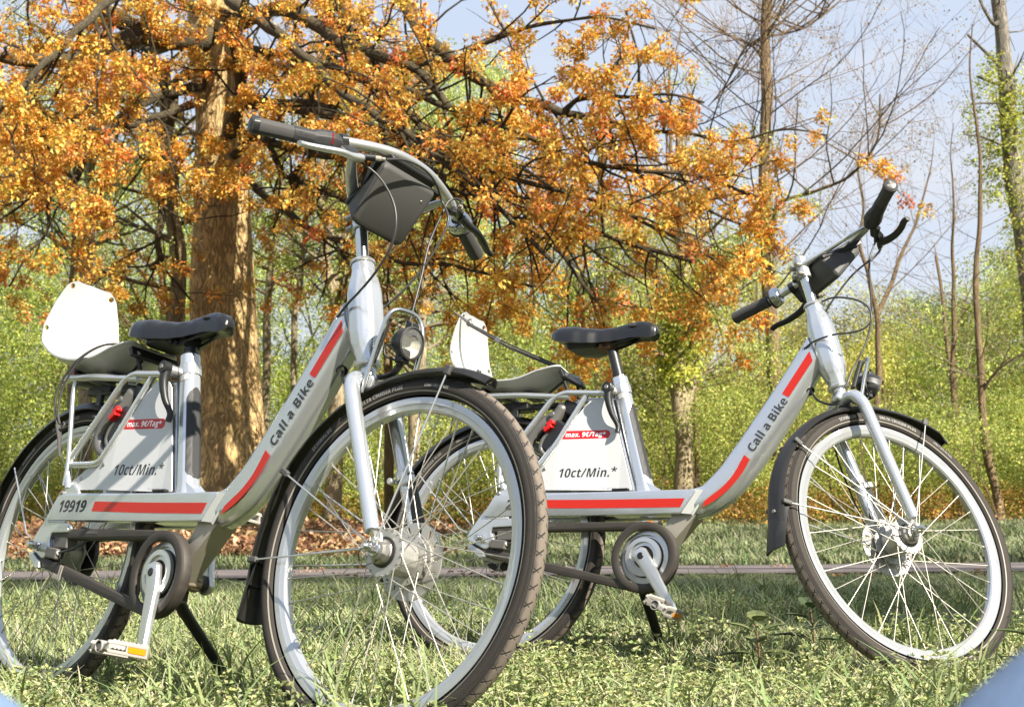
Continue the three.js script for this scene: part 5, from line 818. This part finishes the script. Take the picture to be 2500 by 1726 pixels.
  for (const s of [1, -1]) {
    const leg = fillet([V(1.024, 0.694, 0), V(1.028, 0.698, 0.044 * s), V(1.044, 0.668, 0.0615 * s), V(1.180, 0.378, 0.066 * s)], 0.03, 8);
    steered('fork_leg', pipe(leg, (t) => (t > 0.3 ? lerp(0.0162, 0.0150, (t - 0.3) / 0.7) : 0.0162), 20), M.silver);
    steered('fork_end', [plate(roundPoly([[1.168, 0.388], [1.192, 0.380], [1.202, 0.345], [1.192, 0.332], [1.180, 0.335]], 0.006), 0.052 * s - 0.0035, 0.052 * s + 0.0035, 0.0015), hull([V(1.166, 0.39, 0.056 * s), V(1.19, 0.382, 0.056 * s), V(1.188, 0.35, 0.05 * s), V(1.176, 0.352, 0.05 * s), V(1.17, 0.385, 0.072 * s), V(1.186, 0.38, 0.072 * s), V(1.182, 0.36, 0.056 * s)])], M.alloy);
    steered('axle_nut', [cyl(V(FA.x, FA.y, 0.055 * s), V(FA.x, FA.y, 0.063 * s), 0.0135, 24), cyl(V(FA.x, FA.y, 0.063 * s), V(FA.x, FA.y, 0.074 * s), 0.0098, 6, 0.001), lathe([[0, 0.0085], [0.014, 0.008], [0.019, 0.005], [0.0195, 0.0001]], V(FA.x, FA.y, 0.073 * s), V(FA.x, FA.y, 2 * s), 18)], M.chrome);
    const root = V(1.190, 0.362, 0.062 * s);
    steered('fender_stay', [rod(root, V(1.2665, 0.692, 0.034 * s), 0.0019), rod(V(1.182, 0.352, 0.064 * s), V(0.868, 0.502, 0.029 * s), 0.0019), rod(V(1.180, 0.346, 0.064 * s), V(0.829, 0.322, 0.033 * s), 0.0019), cyl(V(1.19, 0.362, 0.054 * s), V(1.19, 0.362, 0.069 * s), 0.0055, 12)], M.alloy);
    steered('stay_clip', [rbox(0.016, 0.022, 0.011, 0.004, V(1.268, 0.703, 0.032 * s), new THREE.Euler(0, 0, -0.25)), rbox(0.026, 0.014, 0.011, 0.004, V(0.864, 0.505, 0.029 * s), new THREE.Euler(0, 0, -0.5)), rbox(0.026, 0.013, 0.011, 0.004, V(0.826, 0.322, 0.033 * s))], M.box);
  }
  steered('steerer', [lathe([[0, 0.0165], [0.05, 0.0165], [0.056, 0.021], [0.062, 0.0225]], V(1.031, 0.684), HB.clone(), 28), rbox(0.05, 0.035, 0.036, 0.01, V(1.024, 0.700, 0), new THREE.Euler(0, 0, -0.3))], M.silver);
  part(b, 'hub_cable', steerGeo(pipe(curve([V(1.178, 0.362, 0.066), V(1.165, 0.335, 0.075), V(1.175, 0.312, 0.070), V(1.19, 0.325, 0.05)], 20), 0.0012, 6)), M.black);
  function steerGeo(g) { g.applyMatrix4(S); return g; }
  // brake arm on the left leg
  steered('brake_arm', [plate(roundPoly([[1.118, 0.520], [1.140, 0.528], [1.215, 0.385], [1.21, 0.345], [1.165, 0.345]], 0.01), -0.060, -0.052, 0.002)], M.black);
  steered('brake_strap', [lathe([[0, 0.0185], [0.003, 0.0192], [0.017, 0.0192], [0.02, 0.0185]], V(1.118, 0.508, -0.063), V(1.08, 0.588, -0.062), 20), rbox(0.03, 0.016, 0.012, 0.003, V(1.136, 0.508, -0.05), new THREE.Euler(0, 0, 0.4)), cyl(V(1.098, 0.503, -0.05), V(1.098, 0.503, -0.036), 0.007, 14)], M.alloy);
  steered('brake_cable', pipe(curve([V(1.03, 0.72, -0.05), V(1.06, 0.60, -0.078), V(1.10, 0.50, -0.08), V(1.13, 0.42, -0.07), V(1.15, 0.37, -0.06)], 30), 0.0025, 8), M.black);
  // front fender
  const fr = (a) => { const d = a * 180 / Math.PI; const k = [[64, 0.387], [75, 0.381], [86, 0.373], [96, 0.369], [115, 0.3665], [130, 0.370], [145, 0.374], [165, 0.381], [184, 0.386], [192, 0.392]]; let i = 0; while (i < k.length - 2 && k[i + 1][0] < d) i++; return lerp(k[i][1], k[i + 1][1], clamp((d - k[i][0]) / (k[i + 1][0] - k[i][0]), 0, 1)); };
  steered('front_fender', ring((a) => { const d = a * 180 / Math.PI, hw = 0.031 * (d < 70 ? lerp(0.55, 1, sstep(d, 63.5, 70)) : 1); return fsec(fr(a), hw, 0.012); }, 90, rad(63.5), rad(191), { cx: FA.x, cy: FA.y, crease: 0.8 }), M.fender);
  { const loops = []; for (let i = 0; i <= 12; i++) { const a = rad(lerp(184, 201, i / 12)), r = lerp(0.383, 0.414, (i / 12) ** 1.3), w = lerp(0.030, 0.036, i / 12), dr = lerp(0.022, 0.012, i / 12); loops.push(fsec(r, w, dr).map(([q, z]) => V(FA.x + q * Math.cos(a), FA.y + q * Math.sin(a), z))); }
    steered('mud_flap', loft(loops, { crease: 0.8 }), M.fender); }
  for (const [d, z] of [[187, 0.012], [69, 0.008]]) steered('bolt', cyl(V(FA.x + (fr(rad(d)) - 0.002) * Math.cos(rad(d)), FA.y + (fr(rad(d)) - 0.002) * Math.sin(rad(d)), z), V(FA.x + (fr(rad(d)) + 0.004) * Math.cos(rad(d)), FA.y + (fr(rad(d)) + 0.004) * Math.sin(rad(d)), z), 0.005, 12), M.steel);

  // stem, bar, box
  const TOP = V(0.8965, 1.106), C = (s) => HT.clone().addScaledVector(HA, s);
  steered('quill', [pipe([C(-0.02), C(0.095)], 0.0135, 28)], M.chrome);
  steered('stem', [lathe([[0, 0.015], [0.002, 0.0192], [0.058, 0.0185], [0.064, 0.016], [0.065, 0.0001]], C(0.088), C(0.2), 32)], M.alloy);
  for (const [x, y] of [[0.8815, 1.073], [0.8895, 1.047]]) for (const z of [0.011, -0.011]) steered('bolt', [cyl(V(x + 0.012, y + 0.004, z), V(x - 0.006, y - 0.002, z), 0.0068, 18, 0.001), cyl(V(x - 0.005, y - 0.0017, z), V(x - 0.0072, y - 0.0024, z), 0.0035, 6, 0.0003)], M.steel);
  const barPts = [[0.931, 1.130, 0.344], [0.974, 1.1445, 0.238], [1.004, 1.1625, 0.165], [1.024, 1.178, 0.09], [1.0325, 1.1845, 0.035]];
  const bar = curve([...barPts.map((p) => V(...p)), ...barPts.slice().reverse().map((p) => V(p[0], p[1], -p[2]))], 64);
  steered('handlebar', pipe(bar, 0.0112, 18), M.alloy);
  for (const s of [1, -1]) steered('stem_arm', pipe(curve([V(0.903, 1.082, 0.006 * s), V(0.930, 1.102, 0.055 * s), V(0.972, 1.138, 0.115 * s), V(1.008, 1.166, 0.146 * s)], 18), (t) => lerp(0.017, 0.009, t), 14, { flat: 0.55, up: V(-0.61, 0.79, 0) }), M.silver);
  {
    const A = V(0.79, 0.613), N = V(0.613, -0.79), P0 = V(0.928, 1.074);         // slab under the bar: along A, downwards along N
    const at = (a, n, z) => P0.clone().addScaledVector(A, a).addScaledVector(N, n).add(V(0, 0, z)), loops = [];
    const corners = [];
    for (const z of [1, -1]) for (const [x, y, w, r] of [[1.028, 1.142, 0.066, 0.014], [0.968, 1.043, 0.064, 0.012], [1.012, 1.160, 0.062, 0.010], [0.934, 1.080, 0.052, 0.010]]) { const q = new THREE.SphereGeometry(r, 12, 8).translate(x, y, w * z + 0.004), p = q.attributes.position; for (let i = 0; i < p.count; i++) corners.push(V(p.getX(i), p.getY(i), p.getZ(i))); }
    steered('terminal_box', toCreasedNormals(new ConvexGeometry(corners), 0.5), M.box); void loops;
    steered('box_seam', [pipe([V(0.9655, 1.0305, -0.06), V(0.9655, 1.0305, 0.066)], 0.0016, 6), pipe([V(1.0225, 1.1565, -0.062), V(1.0225, 1.1565, 0.070)], 0.0014, 6)], M.black);
    steered('screw', cyl(V(1.022, 1.122, -0.048), V(1.0295, 1.117, -0.048), 0.0035, 12, 0.001), M.steel);
    steered('terminal_cover', [rbox(0.15, 0.014, 0.14, 0.006, at(0.075, -0.008, 0), new THREE.Euler(0, 0, Math.atan2(0.613, 0.79))), hull([at(0.0, -0.01, 0.05), at(0.0, -0.01, -0.05), at(0.13, -0.012, 0.1), at(0.13, -0.012, -0.1), at(0, 0, 0.05), at(0, 0, -0.05), at(0.13, 0, 0.1), at(0.13, 0, -0.1)])], M.black);
  }
  // grips, shifter, bell, levers
  const gAt = (t, s) => { const a = V(0.9255, 1.128, 0.356), c = V(0.9755, 1.145, 0.234); return V(lerp(a.x, c.x, t), lerp(a.y, c.y, t), lerp(a.z, c.z, t) * s); };
  steered('grip', lathe([[0, 0.0001], [0.0, 0.0145], [0.003, 0.018], [0.014, 0.0185], [0.015, 0.0172], [0.03, 0.0168], [0.088, 0.0165], [0.088, 0.012]], gAt(0, 1), gAt(1, 1), 28), M.grip);
  steered('grip_cap', lathe([[-0.001, 0.0001], [-0.001, 0.0118], [0.002, 0.0152], [0.003, 0.0187], [0.0145, 0.0190], [0.0155, 0.017]], gAt(0, 1), gAt(1, 1), 28), M.black);
  steered('twist_shifter', [lathe([[-0.006, 0.0155], [-0.005, 0.0172], [0.036, 0.0178], [0.046, 0.0205], [0.060, 0.0225], [0.066, 0.0225], [0.068, 0.0235], [0.08, 0.0235], [0.090, 0.019], [0.100, 0.0165], [0.101, 0.0125]], gAt(0.705, 1), gAt(2, 1), 32)], M.rubber);
  { const q = gAt(0.705, 1), d = gAt(2, 1).sub(q).normalize(), t = text('Nexus', 0.012, { depth: 0.0004, squeeze: 1.25 }); const side = V(0, 0, 0); void side;
    const up = V(0.25, 0.97, 0.1).addScaledVector(d, -V(0.25, 0.97, 0.1).dot(d)).normalize(), out = d.clone().cross(up).normalize().multiplyScalar(1); const o3 = out.z < 0 ? out.negate() : out;
    warp(t, (v) => { const a = (v.y - 0.004) / 0.0178, r = 0.0179 + v.z; const p = q.clone().addScaledVector(d, 0.003 + v.x * 0.62).addScaledVector(o3, Math.cos(a) * r).addScaledVector(up, Math.sin(a) * r); v.copy(p); }); steered('shifter_lettering', t, M.dust); 
    const mk = text('NEXUS', 0.006, { depth: 0.0004 }); warp(mk, (v) => { const a = 0.9 - v.x / 0.0236, r = 0.0238 + v.z; const p = q.clone().addScaledVector(d, 0.0715 + v.y * 0.8).addScaledVector(o3, Math.cos(a) * r).addScaledVector(up, Math.sin(a) * r); v.copy(p); }); steered('shifter_mark', mk, M.redPlastic); }
  steered('grip', lathe([[0, 0.0001], [0, 0.0145], [0.003, 0.0175], [0.02, 0.0172], [0.118, 0.0165], [0.122, 0.012]], gAt(0, -1), gAt(1, -1), 28), M.grip);
  steered('bell', [lathe([[0, 0.012], [0, 0.024], [0.002, 0.0275], [0.010, 0.0285], [0.018, 0.0265], [0.024, 0.021], [0.026, 0.0125]], gAt(1.02, -1), gAt(3, -1), 32)], M.bell);
  steered('bell_ring', lathe([[0, 0.013], [0, 0.0292], [0.006, 0.0292], [0.007, 0.026]], gAt(0.985, -1), gAt(3, -1), 32), M.rubber);
  for (const s of [1, -1]) {
    const root = V(1.005, 1.158, 0.172 * s), z = (a) => a * s, sil = s > 0 && o.silverLever ? M.alloy : M.black;
    steered('lever_clamp', [lathe([[0, 0.0118], [0, 0.0165], [0.014, 0.0165], [0.014, 0.0118]], V(0.9985, 1.1585, z(0.181)), V(1.02, 1.17, z(0.13)), 24), hull([V(1.00, 1.155, z(0.185)), V(1.006, 1.166, z(0.165)), V(1.035, 1.128, z(0.185)), V(1.045, 1.132, z(0.152)), V(1.02, 1.14, z(0.150)), V(1.052, 1.118, z(0.165)), V(1.028, 1.12, z(0.175))]), pipe([V(1.036, 1.128, z(0.165)), V(1.062, 1.132, z(0.136))], 0.0075, 12)], M.black);
    steered('brake_lever', pipe(curve([V(1.046, 1.124, z(0.160)), V(1.048, 1.116, z(0.185)), V(1.048, 1.112, z(0.215)), V(1.036, 1.104, z(0.255)), V(1.022, 1.100, z(0.285)), V(1.020, 1.097, z(0.302))], 24), (t) => (t < 0.25 ? lerp(0.0125, 0.0105, t * 4) : lerp(0.0112, 0.0082, t)), 12, { flat: 0.72, up: V(0.2, 0.97, 0) }), sil);
    steered('adjuster', [cyl(V(1.062, 1.132, z(0.136)), V(1.070, 1.1335, z(0.126)), 0.0058, 10, 0.001), cyl(V(1.070, 1.1335, z(0.126)), V(1.076, 1.1345, z(0.120)), 0.004, 10)], M.reflexStripe);
    void root;
  }
  steered('shift_boot', pipe([V(1.012, 1.138, 0.190), V(1.022, 1.132, 0.172), V(1.034, 1.124, 0.152)], (t) => lerp(0.009, 0.004, t), 12), M.black);
  // cables: shift cable loops forward of the box into the frame; brake cables to hub and frame
  const E1 = V(0.931, 0.839, 0.034), inv = S.clone().invert(), E1s = E1.clone().applyMatrix4(inv);
  const run = (pts, m = 60, r = 0.0026) => steerGeo(pipe(curve(pts, m), r, 8));
  if (o.cables === 'near') {
    part(b, 'shift_cable', run([V(1.030, 1.126, 0.158), V(1.062, 1.100, 0.118), V(1.095, 1.048, 0.094), V(1.107, 1.000, 0.086), V(1.098, 0.958, 0.080), V(1.062, 0.908, 0.074), V(1.018, 0.873, 0.066), V(0.975, 0.858, 0.050), E1s]), M.cable);
    part(b, 'brake_cable', run([V(1.076, 1.1345, 0.120), V(1.078, 1.155, 0.07), V(1.070, 1.165, 0.0), V(1.052, 1.160, -0.06), V(1.036, 1.143, -0.100), V(1.061, 1.099, -0.105), V(1.057, 1.054, -0.100), V(1.043, 1.003, -0.090), V(1.008, 0.924, -0.065), V(0.970, 0.876, -0.048), V(0.957, 0.852, -0.040)], 90), M.cable);
    part(b, 'brake_cable', run([V(1.076, 1.1345, -0.120), V(1.066, 1.150, -0.132), V(1.046, 1.157, -0.130), V(1.038, 1.147, -0.120), V(1.035, 1.113, -0.110), V(1.029, 1.043, -0.095), V(1.039, 0.960, -0.080), V(1.046, 0.900, -0.068), V(1.046, 0.80, -0.058), V(1.036, 0.72, -0.052)], 90), M.cable);
  } else {
    part(b, 'brake_cable', run([V(1.034, 1.124, 0.152), V(1.022, 1.075, 0.143), V(1.026, 1.04, 0.132), V(1.036, 0.999, 0.120), V(1.053, 0.935, 0.100), V(1.057, 0.878, 0.080), V(1.045, 0.819, 0.060), V(1.031, 0.778, 0.043), V(1.017, 0.730, 0.034)], 80), M.cable);
    part(b, 'brake_cable', run([V(1.076, 1.1345, 0.120), V(1.066, 1.115, 0.106), V(1.048, 1.096, 0.095), V(1.022, 1.063, 0.070), V(1.001, 1.021, 0.040), V(0.986, 0.984, 0.015), V(0.980, 0.955, -0.012)], 60), M.cable);
    part(b, 'shift_cable', pipe(curve([V(0.931, 0.837, 0.034), V(0.959, 0.853, 0.040), V(1.018, 0.864, 0.050), V(1.070, 0.866, 0.050), V(1.098, 0.876, 0.045), V(1.113, 0.897, 0.040), V(1.106, 0.930, 0.035), V(1.078, 0.956, 0.030), V(1.030, 0.974, 0.020), V(0.994, 0.980, 0.010), V(0.964, 0.974, 0.005)], 60), 0.0026, 8), M.cable);
  }
  part(b, 'frame_cable', pipe(curve([V(0.944, 0.7275, 0.006), V(0.962, 0.704, 0.015), V(0.99, 0.688, 0.02), V(1.02, 0.685, 0.02)], 16), 0.0032, 8), M.black);
  // headlight with guard
  {
    const HL = V(1.122, 0.777), dir = V(0.97, -0.1, 0).normalize(), back = HL.clone().addScaledVector(dir, -0.045);
    steered('headlight', [lathe([[0, 0.0001], [0.002, 0.012], [0.012, 0.022], [0.026, 0.030], [0.044, 0.0335], [0.05, 0.0335], [0.05, 0.0315], [0.03, 0.027]], back, HL, 36)], M.black);
    steered('lamp_reflector', lathe([[0, 0.0001], [0.002, 0.009], [0.008, 0.018], [0.022, 0.0305]], HL.clone().addScaledVector(dir, -0.022), HL.clone().addScaledVector(dir, 1), 36), M.reflector);
    steered('lamp_lens', lathe([[0, 0.0315], [0.003, 0.0300], [0.0055, 0.022], [0.0065, 0.016], [0.0045, 0.0145], [0.005, 0.008], [0.005, 0.0001]], HL.clone().addScaledVector(dir, 0.002), HL.clone().addScaledVector(dir, 1), 36), M.lens);
    steered('lamp_bezel', ring([[0.0335, 0.0], [0.0345, 0.006], [0.031, 0.0075], [0.030, 0.004]], 40).rotateY(Math.PI / 2).rotateZ(-0.1).translate(HL.x, HL.y, 0), M.rubber);
    steered('lamp_bracket', [pipe(curve([V(1.055, 0.708, 0.002), V(1.088, 0.714, 0.0), V(1.105, 0.735, 0), V(1.108, 0.752, 0)], 16), 0.009, 10, { flat: 0.6 }), rbox(0.022, 0.03, 0.024, 0.004, V(1.108, 0.75, 0)), cyl(V(1.11, 0.753, -0.014), V(1.11, 0.753, 0.016), 0.006, 12)], M.black);
    steered('lamp_wire', pipe(curve([V(1.10, 0.768, 0.022), V(1.082, 0.765, 0.028), V(1.085, 0.745, 0.026), V(1.102, 0.738, 0.015)], 14), 0.0022, 6), M.black);
    steered('lamp_hood', [rbox(0.02, 0.028, 0.022, 0.004, V(1.118, 0.806, 0)), rod(V(1.114, 0.815, -0.012), V(1.114, 0.822, 0.012), 0.003)], M.black);
    steered('lamp_guard', bend([V(1.052, 0.665, 0.038), V(1.066, 0.75, 0.039), V(1.088, 0.845, 0.038), V(1.108, 0.846, -0.03), V(1.122, 0.79, -0.037), V(1.108, 0.70, -0.04)], 0.0052, 0.03, 12), M.chrome);
    steered('cable_sleeve', [pipe([V(1.046, 0.735, 0.020), V(1.072, 0.826, 0.022)], 0.008, 10, { flat: 0.6 })], M.rubber);
  }
  return b;
}
// inserts cuts along x so that a flat plate can be bent
function subdivideX(g, n) {
  g = g.index ? g.toNonIndexed() : g; g.computeBoundingBox(); const x0 = g.boundingBox.min.x, x1 = g.boundingBox.max.x; let tris = []; const P = g.attributes.position;
  for (let i = 0; i < P.count; i += 3) tris.push([0, 1, 2].map((k) => V(P.getX(i + k), P.getY(i + k), P.getZ(i + k))));
  for (let c = 1; c < n; c++) { const x = lerp(x0, x1, c / n) + 1e-6, out = [];
    for (const t of tris) { const s = t.map((p) => p.x > x), k = s[0] + s[1] + s[2]; if (k === 0 || k === 3) { out.push(t); continue; }
      const odd = k === 1 ? s.indexOf(true) : s.indexOf(false), a = t[odd], b = t[(odd + 1) % 3], d = t[(odd + 2) % 3], ab = a.clone().lerp(b, (x - a.x) / (b.x - a.x)), ad = a.clone().lerp(d, (x - a.x) / (d.x - a.x));
      out.push([a, ab, ad], [ab, b, d], [ab.clone(), d.clone(), ad.clone()]); }
    tris = out; }
  const pos = new Float32Array(tris.length * 9); tris.forEach((t, i) => t.forEach((p, k) => pos.set([p.x, p.y, p.z], i * 9 + k * 3)));
  const r = new THREE.BufferGeometry(); r.setAttribute('position', new THREE.BufferAttribute(pos, 3)); return toCreasedNormals(r, 0.5);
}
makeBike({ at: [-1.1415, -0.0005, -3.7490], yaw: 0.7598, lean: 0.2261, pitch: 0.0045, steer: 0.0802, crank: -71, pedalTilt: 0.06, saddleUp: 0, number: '19919', cords: 'side', cables: 'near', silverLever: true, badge: 'SELLE', spin: 0.35, spinFront: 0.1,
  label: 'silver rental bicycle numbered 19919, saddle lowered, nearer and left of the two bicycles' });
makeBike({ at: [-0.0865, -0.0044, -4.4354], yaw: 0.5457, lean: 0.2046, pitch: 0.0207, steer: 1.0274, crank: -53, pedalTilt: -0.5, saddleUp: 0.066, number: '2', cut: true, cords: 'stretched', cables: 'far', silverLever: false, badge: 'ROYAL', spin: 0.9, spinFront: -0.2,
  label: 'silver rental bicycle with raised saddle and handlebar turned sharply aside, behind the bicycle numbered 19919' });
// ------------------------------------------------------------------ blurred blue cloth close to the lens
function knee(name, px, py, d, rx, ry, rz, turn, label) {
  const c = at(px, py, d), g = new THREE.SphereGeometry(1, 48, 32); warp(g, (v) => { const k = 1 + 0.05 * noise.noise(v.x * 2.2, v.y * 2.2, v.z * 2.2); v.set(v.x * rx * k, v.y * ry * k, v.z * rz * k); }); g.computeVertexNormals();
  const m = part(scene, numbered(name), g, new THREE.MeshPhysicalMaterial({ map: dataTex(256, 256, (u, v) => { const k = 0.8 + 0.2 * Math.sin(u * 900) * Math.sin(v * 900) + 0.25 * tnoise(u, v, 12, 5); return [k * 0.47, k * 0.57, k * 0.72]; }, true, 3, 3), roughness: 0.9, sheen: 0.3 }));
  m.position.copy(c); m.rotation.z = turn; tag(m, label, 'trouser knee');
}
knee('trouser_knee', 2640, 1850, 0.52, 0.082, 0.036, 0.05, 0.62, 'blurred blue cloth-covered knee filling the lower right corner');
knee('trouser_knee', -60, 1800, 0.52, 0.022, 0.014, 0.03, -0.7, 'small blurred blue cloth-covered knee in the lower left corner');
renderer.render(scene, camera);
